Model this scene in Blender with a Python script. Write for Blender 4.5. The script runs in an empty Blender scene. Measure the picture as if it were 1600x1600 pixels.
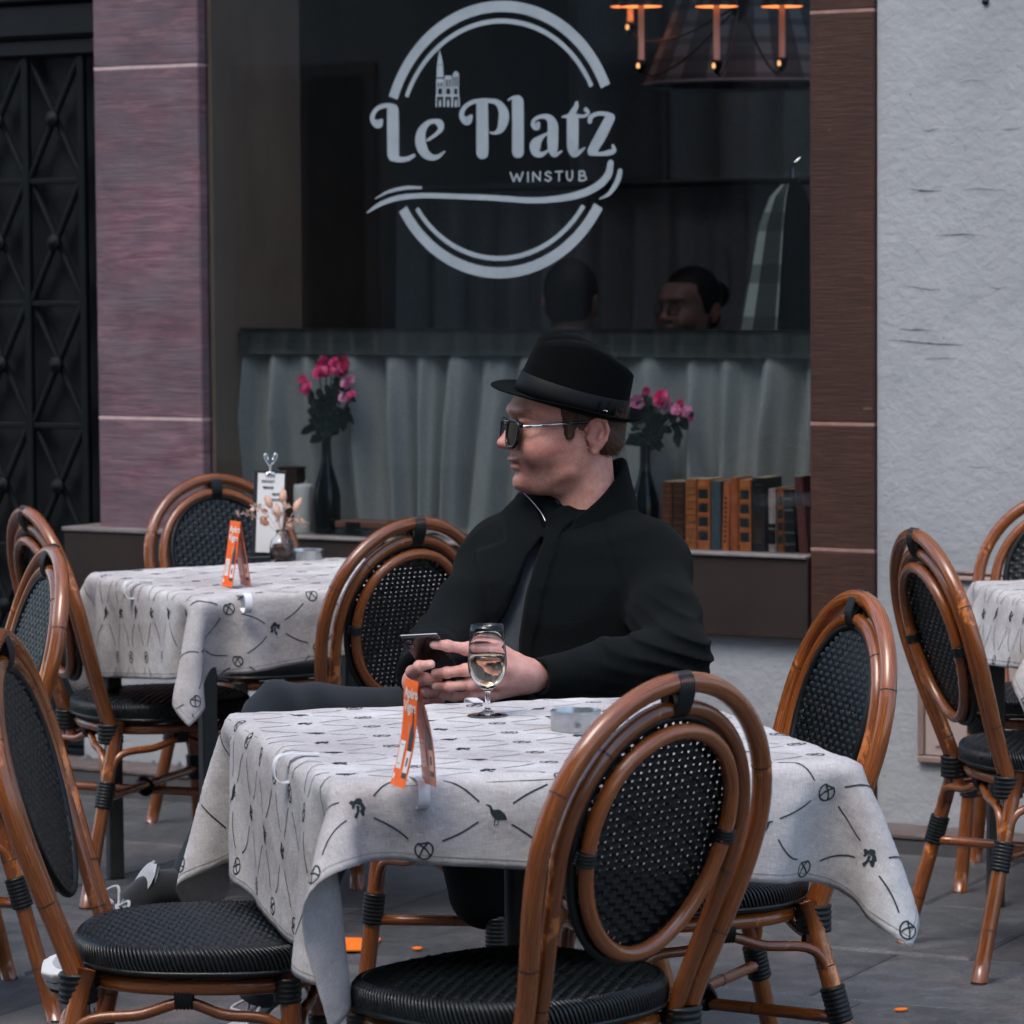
import bpy, math, random
import numpy as np
from mathutils import Vector, Matrix
random.seed(7); rng = np.random.default_rng(7)
scene = bpy.context.scene
R = math.radians
# ------------------------------------------------------------------ camera
CH, PITCH, ROLL = 1.485, .068, .007
cam_d = bpy.data.cameras.new('camera'); cam = bpy.data.objects.new('camera', cam_d)
scene.collection.objects.link(cam); scene.camera = cam
cam_d.sensor_width = 24; cam_d.sensor_height = 24; cam_d.lens = 85.0
cam_d.clip_start = .1; cam_d.clip_end = 300
cam.matrix_world = Matrix.Translation((0, 0, CH)) @ Matrix.Rotation(math.pi/2 - PITCH, 4, 'X') @ Matrix.Rotation(-ROLL, 4, 'Z')
cam_d.dof.use_dof = True; cam_d.dof.focus_distance = 6.25; cam_d.dof.aperture_fstop = 7.0
# ------------------------------------------------------------------ light: overcast street, soft light from above the roofs
SUN_EL, SUN_AZ = R(62), R(215)          # azimuth clockwise from +Y
w = bpy.data.worlds.new('World'); scene.world = w; w.use_nodes = True
nt = w.node_tree; nt.nodes.clear()
sky = nt.nodes.new('ShaderNodeTexSky'); sky.sky_type = 'NISHITA'; sky.sun_disc = False
sky.sun_elevation = SUN_EL; sky.sun_rotation = SUN_AZ; sky.air_density = 1.1; sky.dust_density = 2.5; sky.ozone_density = 1.0
bg = nt.nodes.new('ShaderNodeBackground'); bg.inputs['Strength'].default_value = .145
wo = nt.nodes.new('ShaderNodeOutputWorld')
nt.links.new(sky.outputs[0], bg.inputs[0]); nt.links.new(bg.outputs[0], wo.inputs[0])
sd = bpy.data.lights.new('sun', 'SUN'); sd.energy = .55; sd.angle = R(22); sd.color = (1, .985, .96)
sun = bpy.data.objects.new('sun', sd); scene.collection.objects.link(sun)
dv = Vector((math.sin(SUN_AZ)*math.cos(SUN_EL), math.cos(SUN_AZ)*math.cos(SUN_EL), math.sin(SUN_EL)))
sun.rotation_euler = dv.to_track_quat('Z', 'Y').to_euler(); sun.location = dv*30
scene.view_settings.view_transform = 'Standard'; scene.view_settings.look = 'None'
scene.view_settings.exposure = 1.12; scene.view_settings.gamma = 1
scene.render.engine = 'CYCLES'
cy = scene.cycles; cy.use_denoising = True; cy.max_bounces = 6; cy.diffuse_bounces = 3; cy.glossy_bounces = 3; cy.transmission_bounces = 6; cy.use_adaptive_sampling = True; cy.adaptive_threshold = .03; cy.transparent_max_bounces = 16
cy.caustics_reflective = False; cy.caustics_refractive = False
# ------------------------------------------------------------------ geometry helpers
FPX = 5667.
def at(px, py, Y):
    """the point at depth Y seen at that place of the photograph (1600 px wide)"""
    u, v = px-800, py-800; c, s = math.cos(ROLL), math.sin(ROLL)
    U, V = u*c - v*s, u*s + v*c
    d = (U/FPX, 1, -V/FPX); c, s = math.cos(PITCH), math.sin(PITCH)
    d = (d[0], d[1]*c + d[2]*s, -d[1]*s + d[2]*c)
    t = Y/d[1]
    return np.array((d[0]*t, Y, CH + d[2]*t))
V3 = lambda *a: np.array(a, float)
def nrm(a):
    a = np.asarray(a, float); n = np.linalg.norm(a, axis=-1, keepdims=True); n[n < 1e-12] = 1
    return a/n
class MB:
    def __init__(s): s.v = []; s.f = []; s.m = []; s.uv = []; s.n = 0
    def add(s, V, F, mat=0, uv=None):
        V = np.asarray(V, float).reshape(-1, 3)
        s.v.append(V)
        for f in F:
            s.f.append([int(i)+s.n for i in f]); s.m.append(mat)
        s.uv.append(np.zeros((len(V), 2)) if uv is None else np.asarray(uv, float).reshape(-1, 2))
        s.n += len(V); return s
    def xf(s, M):
        M = np.array(M); s.v = [v @ M[:3, :3].T + M[:3, 3] for v in s.v]; return s
    def merge(s, o, mat=None):
        for i, V in enumerate(o.v): pass
        V = np.vstack(o.v); U = np.vstack(o.uv); n0 = s.n
        s.v.append(V); s.uv.append(U); s.n += len(V)
        for f, m in zip(o.f, o.m): s.f.append([i+n0 for i in f]); s.m.append(m if mat is None else mat)
        return s
def grid_faces(nu, nv, cu=False, cv=False, off=0):
    F = []
    for i in range(nu if cu else nu-1):
        for j in range(nv if cv else nv-1):
            a = i*nv+j; b = ((i+1) % nu)*nv+j; c = ((i+1) % nu)*nv+(j+1) % nv; d = i*nv+(j+1) % nv
            F.append((a+off, b+off, c+off, d+off))
    return F
def box(mb, lo, hi, mat=0, bev=0):
    lo, hi = np.array(lo, float), np.array(hi, float)
    if bev <= 0:
        V = [(x, y, z) for x in (lo[0], hi[0]) for y in (lo[1], hi[1]) for z in (lo[2], hi[2])]
        mb.add(V, [(0, 1, 3, 2), (4, 6, 7, 5), (0, 4, 5, 1), (2, 3, 7, 6), (0, 2, 6, 4), (1, 5, 7, 3)], mat, [(v[0]+v[1], v[2]) for v in V]); return mb
    c = (lo+hi)/2; h = (hi-lo)/2; b = min(bev, h.min()*.99); V = []; idx = {}
    for sx in (-1, 1):
        for sy in (-1, 1):
            for sz in (-1, 1):
                for k in range(3):
                    p = h - b; p = p.copy(); p[k] = h[k]
                    idx[(sx, sy, sz, k)] = len(V); V.append(c + p*np.array((sx, sy, sz)))
    F = []
    for k in range(3):
        o = [i for i in range(3) if i != k]
        for s in (-1, 1):
            q = []
            for a, b2 in ((-1, -1), (1, -1), (1, 1), (-1, 1)):
                t = [0, 0, 0]; t[k] = s; t[o[0]] = a; t[o[1]] = b2; q.append(idx[(t[0], t[1], t[2], k)])
            F.append(q)
        for a in (-1, 1):
            for b2 in (-1, 1):
                def I(e, kk):
                    t = [0, 0, 0]; t[k] = e; t[o[0]] = a; t[o[1]] = b2; return idx[(t[0], t[1], t[2], kk)]
                F.append((I(-1, o[0]), I(1, o[0]), I(1, o[1]), I(-1, o[1])))
    for sx in (-1, 1):
        for sy in (-1, 1):
            for sz in (-1, 1): F.append([idx[(sx, sy, sz, k)] for k in range(3)])
    mb.add(V, F, mat, [(v[0]+v[1], v[2]) for v in V]); return mb
def spline(P, n, closed=False):
    P = np.asarray(P, float); m = len(P)
    T = np.linspace(0, m if closed else m-1, n, endpoint=not closed)
    out = []
    for t in T:
        i = int(min(math.floor(t), (m-1) if closed else m-2)); f = t-i
        g = (lambda k: P[k % m]) if closed else (lambda k: P[min(max(k, 0), m-1)] if 0 <= k < m else (2*P[0]-P[1] if k < 0 else 2*P[-1]-P[-2]))
        a, b, c, d = g(i-1), g(i), g(i+1), g(i+2)
        out.append(.5*((2*b)+(-a+c)*f+(2*a-5*b+4*c-d)*f*f+(-a+3*b-3*c+d)*f**3))
    return np.array(out)
def tube(mb, P, r, n=10, closed=False, mat=0, caps=True, up=None, flat=1.0):
    P = np.asarray(P, float); m = len(P); r = np.broadcast_to(r, (m,)).astype(float)
    if closed: T = nrm(np.roll(P, -1, 0)-np.roll(P, 1, 0))
    else:
        T = np.empty_like(P); T[1:-1] = P[2:]-P[:-2]; T[0] = P[1]-P[0]; T[-1] = P[-1]-P[-2]; T = nrm(T)
    u = V3(*(up if up is not None else ((0, 0, 1) if abs(T[0][2]) < .9 else (1, 0, 0)))); Us = []
    for t in T:
        u = u - t*(u@t); u = u/np.linalg.norm(u); Us.append(u)
    Us = np.array(Us)
    if closed:   # spread the twist
        a = Us[0]; b = Us[-1] - T[0]*(Us[-1]@T[0]); b /= np.linalg.norm(b)
        ang = math.atan2(np.cross(a, b)@T[0], a@b)
        for i in range(m):
            k = -ang*i/m; Us[i] = Us[i]*math.cos(k)+np.cross(T[i], Us[i])*math.sin(k)
    W = np.cross(T, Us); A = np.linspace(0, 2*math.pi, n, endpoint=False)
    V = (P[:, None] + r[:, None, None]*(np.cos(A)[None, :, None]*Us[:, None]*flat + np.sin(A)[None, :, None]*W[:, None])).reshape(-1, 3)
    L = np.r_[0, np.cumsum(np.linalg.norm(np.diff(P, axis=0), axis=1))]
    uv = np.stack(np.broadcast_arrays(L[:, None], (A/(2*math.pi))[None, :]), -1).reshape(-1, 2)
    F = grid_faces(m, n, closed, True)
    F = [f[::-1] for f in F]
    if caps and not closed: F += [list(range(n)), list(range((m-1)*n, m*n))[::-1]]
    mb.add(V, F, mat, uv); return mb
def lathe(mb, prof, n=32, c=(0, 0, 0), mat=0, caps=True):
    prof = np.asarray(prof, float); A = np.linspace(0, 2*math.pi, n, endpoint=False); c = V3(*c)
    V = np.stack([prof[:, 0, None]*np.cos(A), prof[:, 0, None]*np.sin(A), np.broadcast_to(prof[:, 1, None], (len(prof), n))], -1).reshape(-1, 3)+c
    uv = np.stack(np.broadcast_arrays((A/(2*math.pi))[None, :], prof[:, 1, None]), -1).reshape(-1, 2)
    F = [f[::-1] for f in grid_faces(len(prof), n, False, True)]
    if caps:
        if prof[0, 0] > 1e-5: F.append(list(range(n))[::-1])
        if prof[-1, 0] > 1e-5: F.append(list(range((len(prof)-1)*n, len(prof)*n)))
    mb.add(V, F, mat, uv); return mb
def prism(mb, poly, y0, y1, mat=0, axes=(0, 2, 1)):
    """polygon in two axes, extruded along the third"""
    n = len(poly); V = []
    for y in (y0, y1):
        for p in poly:
            q = [0, 0, 0]; q[axes[0]] = p[0]; q[axes[1]] = p[1]; q[axes[2]] = y; V.append(q)
    F = [list(range(n)), list(range(n, 2*n))[::-1]]+[((i+1) % n, i, n+i, n+(i+1) % n) for i in range(n)]
    mb.add(V, F, mat, [(v[axes[0]], v[axes[1]]) for v in V]); return mb
def obj(name, mb, mats, parent=None, smooth=True, world=False, loc=None, angle=None):
    me = bpy.data.meshes.new(name)
    V = np.vstack(mb.v); U = np.vstack(mb.uv)
    o = bpy.data.objects.new(name, me); scene.collection.objects.link(o)
    if parent is not None:
        o.parent = parent
        if world: V = V - np.array(parent.location)
    elif loc is not None:
        o.location = loc; V = V - np.array(loc)
    me.from_pydata(V.tolist(), [], mb.f)
    if not isinstance(mats, (list, tuple)): mats = [mats]
    for m in mats: me.materials.append(m)
    if len(mats) > 1: me.polygons.foreach_set('material_index', np.array(mb.m, 'i'))
    ul = me.uv_layers.new(name='uv'); li = np.zeros(len(me.loops), 'i'); me.loops.foreach_get('vertex_index', li)
    ul.data.foreach_set('uv', U[li].astype('f').ravel())
    if smooth:
        me.polygons.foreach_set('use_smooth', np.ones(len(me.polygons), bool))
        if angle: me.set_sharp_from_angle(angle=R(angle))
    me.update(); return o
def tag(o, label=None, cat=None, group=None, kind=None):
    if label: o['label'] = label
    if cat: o['category'] = cat
    if group: o['group'] = group
    if kind: o['kind'] = kind
    return o
def thing(name, label, cat, loc=(0, 0, 0), rz=0, group=None):
    o = bpy.data.objects.new(name, None); scene.collection.objects.link(o); o.empty_display_size = .1
    o.location = loc; o.rotation_euler = (0, 0, rz); return tag(o, label, cat, group)
def kids(o): return [c for c in scene.collection.objects if c.parent is o]
def copy_tree(o, parent=None):
    c = o.copy(); scene.collection.objects.link(c); c.parent = parent
    for ch in kids(o): copy_tree(ch, c)
    return c
# ------------------------------------------------------------------ implicit surfaces
def smin(a, b, k):
    h = np.clip(.5+.5*(b-a)/k, 0, 1); return b*(1-h)+a*h-k*h*(1-h)
def smax(a, b, k): return -smin(-a, -b, k)
def cone(P, a, b, ra, rb, sq=None):
    a, b = V3(*a), V3(*b); ba = b-a
    t = np.clip(((P-a)@ba)/(ba@ba), 0, 1); return np.linalg.norm(P-a-t[..., None]*ba, axis=-1)-(ra+(rb-ra)*t)
def chain(P, pts, rs, k=.004):
    d = None
    for i in range(len(pts)-1):
        e = cone(P, pts[i], pts[i+1], rs[i], rs[i+1]); d = e if d is None else smin(d, e, k)
    return d
def ell(P, c, r, M=None):
    q = P-V3(*c)
    if M is not None: q = q@np.asarray(M).T
    r = V3(*r); k0 = np.linalg.norm(q/r, axis=-1); k1 = np.linalg.norm(q/(r*r), axis=-1)+1e-9
    return k0*(k0-1)/k1
def surfnet(fn, lo, hi, h):
    lo, hi = V3(*lo), V3(*hi); n = np.ceil((hi-lo)/h).astype(int)+1
    ax = [lo[i]+h*np.arange(n[i]) for i in range(3)]
    B = 8; D = np.empty(n); nb = [-(-int(k)//B) for k in n]
    bc = np.array([[i, j, k] for i in range(nb[0]) for j in range(nb[1]) for k in range(nb[2])])
    cen = lo+h*(bc*B+(B-1)/2); dc = fn(cen); near = np.abs(dc) < h*B*.87*1.9+.012
    off = np.array([[i, j, k] for i in range(B) for j in range(B) for k in range(B)])
    full = np.empty([k*B for k in nb]); full6 = full.reshape(nb[0], B, nb[1], B, nb[2], B)
    for (i, j, k), v in zip(bc[~near], dc[~near]): full6[i, :, j, :, k, :] = v
    for c in range(0, int(near.sum()), 400):
        bb = bc[near][c:c+400]; P_ = lo+h*(bb[:, None]*B+off[None]); v = fn(P_.reshape(-1, 3)).reshape(-1, B, B, B)
        for (i, j, k), q in zip(bb, v): full6[i, :, j, :, k, :] = q
    D = full[:n[0], :n[1], :n[2]]; S = D < 0
    nc = n-1; cnt = np.zeros(nc); acc = np.zeros((*nc, 3))
    base = np.stack(np.meshgrid(*[np.arange(k) for k in nc], indexing='ij'), -1).astype(float)
    sl = lambda o: tuple(slice(o[i], o[i]+nc[i]) for i in range(3))
    C = [(i, j, k) for i in (0, 1) for j in (0, 1) for k in (0, 1)]
    for a in C:
        for d in range(3):
            if a[d]: continue
            b = list(a); b[d] = 1
            da, db = D[sl(a)], D[sl(b)]; m = (da < 0) != (db < 0)
            t = np.where(m, da/(da-db+1e-20), 0)
            p = np.zeros((*nc, 3))
            for q in range(3): p[..., q] = a[q]
            p[..., d] += t
            acc += p*m[..., None]; cnt += m
    act = cnt > 0; idx = -np.ones(nc, int); idx[act] = np.arange(act.sum())
    V = (base[act]+acc[act]/cnt[act][:, None])*h+lo
    F = []
    for d in range(3):
        e, g = [(1, 2), (2, 0), (0, 1)][d]
        s0 = [slice(1, nc[i]) for i in range(3)]; s0[d] = slice(0, nc[d])
        s1 = list(s0); s1[d] = slice(1, nc[d]+1)
        A, B = S[tuple(s0)], S[tuple(s1)]; m = A != B
        ii = np.argwhere(m); off = np.array([1, 1, 1]); off[d] = 0; ii = ii+off
        def I(oe, og):
            j = ii.copy(); j[:, e] -= oe; j[:, g] -= og; return idx[j[:, 0], j[:, 1], j[:, 2]]
        q = np.stack([I(1, 1), I(0, 1), I(0, 0), I(1, 0)], 1)
        fl = ~A[m]; q[fl] = q[fl][:, ::-1]; F.append(q)
    F = np.vstack(F); F = F[(F >= 0).all(1)]
    return V, F
def relax(V, F, n=2, k=.5):
    E = np.vstack([F[:, [0, 1]], F[:, [1, 2]], F[:, [2, 3]], F[:, [3, 0]]])
    for _ in range(n):
        A = np.zeros_like(V); c = np.zeros(len(V))
        for j in range(3): A[:, j] = np.bincount(E[:, 0], V[E[:, 1], j], len(V))+np.bincount(E[:, 1], V[E[:, 0], j], len(V))
        c = np.bincount(E[:, 0], minlength=len(V))+np.bincount(E[:, 1], minlength=len(V)); V = V*(1-k)+A/c[:, None]*k
    return V
def snoise(P, f, seed=0):
    """cheap smooth 3-D noise"""
    r = np.random.default_rng(seed); s = 0
    for i in range(6):
        k = r.normal(size=3); k *= f*(.7+.6*r.random())/np.linalg.norm(k)
        s = s+np.sin(P@k+r.random()*6.28+.8*np.sin(P@(k[[1, 2, 0]]*.7)+r.random()*6))
    return s/6
def net_mb(fn, lo, hi, h, mb=None, mat=0, sm=1):
    V, F = surfnet(fn, lo, hi, h); V = relax(V, F, sm) if sm else V; mb = mb or MB(); mb.add(V, F.tolist(), mat); return mb
# ------------------------------------------------------------------ materials
def material(name, col, rough=.5, spec=.5, metal=0, **k):
    m = bpy.data.materials.new(name); m.use_nodes = True; n = m.node_tree; b = n.nodes['Principled BSDF']
    b.inputs['Base Color'].default_value = (*col, 1); b.inputs['Roughness'].default_value = rough
    b.inputs['Specular IOR Level'].default_value = spec; b.inputs['Metallic'].default_value = metal
    for a, v in k.items(): b.inputs[a.replace('_', ' ')].default_value = v
    return m
def nd(m, t, **k):
    x = m.node_tree.nodes.new(t)
    for a, v in k.items(): setattr(x, a, v)
    return x
def lk(m, a, b): m.node_tree.links.new(a, b)
def coords(m, kind='Object', scale=(1, 1, 1), rot=(0, 0, 0)):
    tc = nd(m, 'ShaderNodeTexCoord'); mp = nd(m, 'ShaderNodeMapping'); lk(m, tc.outputs[kind], mp.inputs[0])
    mp.inputs['Scale'].default_value = scale; mp.inputs['Rotation'].default_value = rot; return mp.outputs[0]
def noise(m, vec, scale, detail=4, rough=.55, dist=0):
    x = nd(m, 'ShaderNodeTexNoise'); lk(m, vec, x.inputs['Vector']); x.inputs['Scale'].default_value = scale
    x.inputs['Detail'].default_value = detail; x.inputs['Roughness'].default_value = rough; x.inputs['Distortion'].default_value = dist
    return x.outputs[0]
def ramp(m, fac, stops):
    x = nd(m, 'ShaderNodeValToRGB'); lk(m, fac, x.inputs[0]); e = x.color_ramp.elements
    while len(e) < len(stops): e.new(.5)
    for i, (p, c) in enumerate(stops):
        e[i].position = p; e[i].color = (*c, 1) if len(c) == 3 else c
    return x.outputs[0]
def gray(a): return (a, a, a)
def mixc(m, fac, a, b, mode='MIX'):
    x = nd(m, 'ShaderNodeMix', data_type='RGBA', blend_type=mode)
    for s, i in ((fac, 0), (a, 6), (b, 7)):
        if hasattr(s, 'is_output'): lk(m, s, x.inputs[i])
        else: x.inputs[i].default_value = s if i == 0 else (*s, 1)
    return x.outputs[2]
def bump(m, h, strength=.3, dist=.01, prev=None):
    x = nd(m, 'ShaderNodeBump'); lk(m, h, x.inputs['Height']); x.inputs['Strength'].default_value = strength; x.inputs['Distance'].default_value = dist
    if prev is not None: lk(m, prev, x.inputs['Normal'])
    return x.outputs[0]
def bs(m): return m.node_tree.nodes['Principled BSDF']
def setc(m, s): lk(m, s, bs(m).inputs['Base Color'])
def setn(m, s): lk(m, s, bs(m).inputs['Normal'])
def setr(m, s): lk(m, s, bs(m).inputs['Roughness'])
def noisy(name, c1, c2, scale, rough=.6, spec=.4, bstr=.15, bdist=.002, bscale=None, kind='Object', sc=(1, 1, 1), detail=5, **k):
    m = material(name, c1, rough, spec, **k); v = coords(m, kind, sc); n = noise(m, v, scale, detail)
    setc(m, ramp(m, n, [(.3, c1), (.7, c2)]))
    if bstr: setn(m, bump(m, noise(m, v, bscale or scale*4, 6), bstr, bdist))
    return m
M = {}
# lacquered rattan: streaks along the cane, scuffed pale orange patches
m = M['cane'] = material('rattan_cane', (.3, .1, .035), .26, .5)
v = coords(m, 'UV', (3, 9, 1)); st = noise(m, v, 5, 6, .6, .3)
base = ramp(m, st, [(.25, (.080, .021, .005)), (.5, (.245, .066, .0125)), (.8, (.46, .145, .030))])
vo = coords(m, 'Object', (1, 1, .6)); sc_ = noise(m, vo, 9, 9, .72)
base = mixc(m, ramp(m, sc_, [(.60, gray(0)), (.645, gray(1))]), base, (.68, .22, .055))
info = nd(m, 'ShaderNodeObjectInfo')
dk = nd(m, 'ShaderNodeMapRange'); lk(m, info.outputs['Random'], dk.inputs[0]); dk.inputs[3].default_value = .68; dk.inputs[4].default_value = 1.15
hv = nd(m, 'ShaderNodeHueSaturation'); lk(m, base, hv.inputs['Color']); lk(m, dk.outputs[0], hv.inputs['Value'])
setc(m, hv.outputs[0]); setn(m, bump(m, st, .25, .002))
setr(m, ramp(m, noise(m, vo, 30, 5), [(.3, gray(.13)), (.75, gray(.30))]))
M['node'] = material('cane_node', (.012, .010, .009), .6)
m = M['weave'] = material('black_wicker', (.0032, .0055, .006), .30, .5)
v = coords(m, 'Object'); setr(m, ramp(m, noise(m, v, 60, 4), [(.3, gray(.22)), (.7, gray(.5))]))
setn(m, bump(m, noise(m, coords(m, 'Object'), 500, 2), .2, .001))
M['weave_under'] = material('wicker_backing', (.006, .008, .009), .7, .2)
m = M['binding'] = material('black_binding', (.0035, .005, .0055), .42, .4)
m = M['seatbody'] = material('seat_body', (.003, .0045, .005), .45, .4)
# linen cloth, blotchy with wear
m = M['linen'] = material('printed_linen', (.62, .61, .60), .85, .2)
v = coords(m, 'UV'); n1 = noise(m, v, 7, 7, .65); n2 = noise(m, coords(m, 'UV', (1, 1, 1)), 420, 2)
n0 = noise(m, v, 2.6, 4, .6, .4); c = ramp(m, n1, [(.28, (.40, .375, .37)), (.5, (.585, .57, .56)), (.72, (.72, .72, .71))]); c = mixc(m, ramp(m, n0, [(.40, gray(.55)), (.62, gray(0))]), c, (.34, .305, .305))
tw = mixc(m, .5, noise(m, coords(m, 'UV', (60, 900, 1)), 1.0, 3, .6), noise(m, coords(m, 'UV', (900, 60, 1)), 1.0, 3, .6)); setc(m, mixc(m, .55, c, ramp(m, tw, [(.36, gray(.28)), (.62, gray(.70))]), 'OVERLAY'))
wa = nd(m, 'ShaderNodeTexWave'); wa.inputs['Scale'].default_value = 260; wa.inputs['Distortion'].default_value = 2; lk(m, v, wa.inputs[0])
setn(m, bump(m, noise(m, v, 34, 7, .62), .45, .005, bump(m, wa.outputs[1], .15, .0006)))
M['linen_back'] = M['linen'].copy(); M['linen_back'].name = 'linen_reverse'
M['hem_thread'] = material('hem_thread', (.25, .235, .23), .9, .1)
M['print'] = material('cloth_print', (.032, .044, .050), .85, .1)
M['hem'] = M['linen']
M['orange_c'] = noisy('orange_card', (.95, .12, .004), (.98, .17, .008), 20, .5, .3, 0)
M['white_c'] = material('white_ink', (.80, .78, .76), .4)
M['pinkwhite'] = material('pale_ink', (.90, .62, .50), .4)
M['blue_ink'] = material('dark_ink', (.02, .03, .035), .35)
M['pinkback'] = noisy('card_reverse', (.62, .22, .17), (.70, .33, .22), 14, .4, .5, 0)
M['clip'] = material('white_plastic', (.88, .89, .90), .25, .5)
M['steel'] = noisy('brushed_steel', (.42, .44, .45), (.55, .56, .57), 40, .32, .5, .1, metal=1.0)
M['chrome'] = material('chrome', (.75, .75, .76), .08, .5, 1.0)
# glass
def glassy(name, col=(1, 1, 1), rough=0.0, ior=1.45):
    return material(name, col, rough, .5, Transmission_Weight=1.0, IOR=ior)
M['glass'] = glassy('drinking_glass')
M['wine'] = glassy('rose_wine', (1.0, .76, .50), ior=1.34)
m = M['pane'] = bpy.data.materials.new('window_pane'); m.use_nodes = True; t = m.node_tree; t.nodes.clear()
tr = t.nodes.new('ShaderNodeBsdfTransparent'); tr.inputs[0].default_value = (.78, .80, .80, 1)
gl = t.nodes.new('ShaderNodeBsdfGlossy'); gl.inputs['Roughness'].default_value = .004; gl.inputs[0].default_value = (.9, .95, 1, 1)
fr = t.nodes.new('ShaderNodeFresnel'); fr.inputs[0].default_value = 1.45
mx = t.nodes.new('ShaderNodeMixShader'); ou = t.nodes.new('ShaderNodeOutputMaterial')
gm = t.nodes.new('ShaderNodeNewGeometry'); mu = t.nodes.new('ShaderNodeMath'); mu.operation = 'MULTIPLY'; iv = t.nodes.new('ShaderNodeMath'); iv.operation = 'SUBTRACT'; iv.inputs[0].default_value = 1; lk(m, gm.outputs['Backfacing'], iv.inputs[1]); lk(m, iv.outputs[0], mu.inputs[0]); lk(m, fr.outputs[0], mu.inputs[1]); lk(m, mu.outputs[0], mx.inputs[0]); lk(m, tr.outputs[0], mx.inputs[1]); lk(m, gl.outputs[0], mx.inputs[2]); lk(m, mx.outputs[0], ou.inputs[0])
# masonry
m = M['pinkstone'] = material('pink_sandstone', (.3, .15, .17), .85, .25)
v = coords(m, 'Object', (1.2, 1.2, 9)); n1 = noise(m, v, 6, 8, .62, .6); n2 = noise(m, coords(m, 'Object', (1, 1, 2.2)), 5, 5, .6)
c = ramp(m, n1, [(.25, (.095, .046, .058)), (.5, (.215, .108, .130)), (.78, (.38, .215, .235))])
n5 = noise(m, coords(m, 'Object', (1, 1, 1.6)), 1.9, 8, .7, 1.0); c = mixc(m, ramp(m, n5, [(.38, gray(.7)), (.58, gray(0))]), c, (.075, .060, .072)); setc(m, mixc(m, ramp(m, n2, [(.35, gray(0)), (.7, gray(.75))]), c, (.150, .135, .155)))
v3 = coords(m, 'Object', (1.5, 1.5, 45)); setn(m, bump(m, noise(m, v3, 5, 6, .6, .5), .55, .006))
m = M['brownstone'] = material('brown_sandstone', (.12, .05, .03), .6, .4)
v = coords(m, 'Object', (1.2, 1.2, 14)); n1 = noise(m, v, 7, 8, .65, .8)
c = ramp(m, n1, [(.22, (.026, .0095, .0052)), (.5, (.056, .0205, .0108)), (.8, (.098, .038, .021))])
sp = noise(m, coords(m, 'Object', (1, 1, 1.5)), 22, 3, .5)
setc(m, mixc(m, ramp(m, sp, [(.73, gray(0)), (.76, gray(.5))]), mixc(m, ramp(m, noise(m, coords(m, 'Object', (2, 2, 1)), 2.3, 7, .7, .8), [(.35, gray(.55)), (.6, gray(0))]), c, (.030, .014, .010)), (.20, .13, .11)))
setn(m, bump(m, noise(m, coords(m, 'Object', (2, 2, 60)), 5, 6, .6, .4), .6, .004))
M['mortar_pink'] = noisy('pale_mortar', (.52, .38, .37), (.66, .50, .48), 30, .9, .2, .5, .003)
M['mortar_brown'] = noisy('pink_mortar', (.30, .17, .14), (.42, .26, .22), 30, .9, .2, .5, .003)
m = M['plaster'] = material('white_plaster', (.55, .57, .6), .9, .2)
v = coords(m, 'Object'); n1 = noise(m, v, 2.2, 6, .6); n2 = noise(m, v, 38, 5, .7)
c = ramp(m, n1, [(.3, (.365, .38, .395)), (.7, (.46, .475, .488))])
c = mixc(m, ramp(m, n2, [(.66, gray(0)), (.74, gray(.55))]), c, (.20, .21, .22))
fl = noise(m, coords(m, 'Object', (.7, .7, 1)), 95, 2, .5)
c = mixc(m, ramp(m, fl, [(.745, gray(0)), (.76, gray(.85))]), c, (.05, .05, .05)); n6 = noise(m, coords(m, 'Object', (1, 1, .8)), 1.3, 9, .72, 1.2); c = mixc(m, ramp(m, n6, [(.52, gray(0)), (.70, gray(.6))]), c, (.27, .285, .30)); n7 = noise(m, coords(m, 'Object', (3, 3, 22)), 3.1, 6, .7, .5); c = mixc(m, ramp(m, n7, [(.66, gray(0)), (.76, gray(.5))]), c, (.21, .22, .23))
setc(m, c)
h1 = noise(m, v, 34, 9, .66, .2); setn(m, bump(m, h1, .55, .009, bump(m, noise(m, v, 7, 4), .5, .012)))
m = M['fascia'] = noisy('brown_painted_panel', (.022, .014, .0115), (.034, .022, .0175), 6, .55, .4, .1, .001)
M['jamb'] = noisy('brown_reveal', (.25, .18, .14), (.34, .25, .19), 5, .65, .3, .5, .006, 12, sc=(1, 1, .5))
M['sill'] = noisy('sill_edge', (.16, .14, .135), (.24, .22, .21), 30, .4, .4, .1)
M['door'] = noisy('dark_door', (.0035, .006, .007), (.007, .011, .012), 9, .6, .25, .1)
M['doorglass'] = noisy('door_glass', (.008, .010, .012), (.016, .018, .020), 3, .3, .3, 0)
M['iron'] = noisy('black_iron', (.002, .004, .005), (.004, .007, .008), 40, .6, .2, .2)
M['hatch'] = noisy('beige_hatch', (.42, .33, .30), (.50, .40, .36), 8, .6, .4, .15)
M['hatch_trim'] = noisy('hatch_edge', (.22, .15, .13), (.34, .24, .20), 12, .6, .4, .1)
M['vinyl'] = noisy('frosted_vinyl', (.28, .33, .365), (.34, .39, .425), 14, .55, .3, 0)
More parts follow.
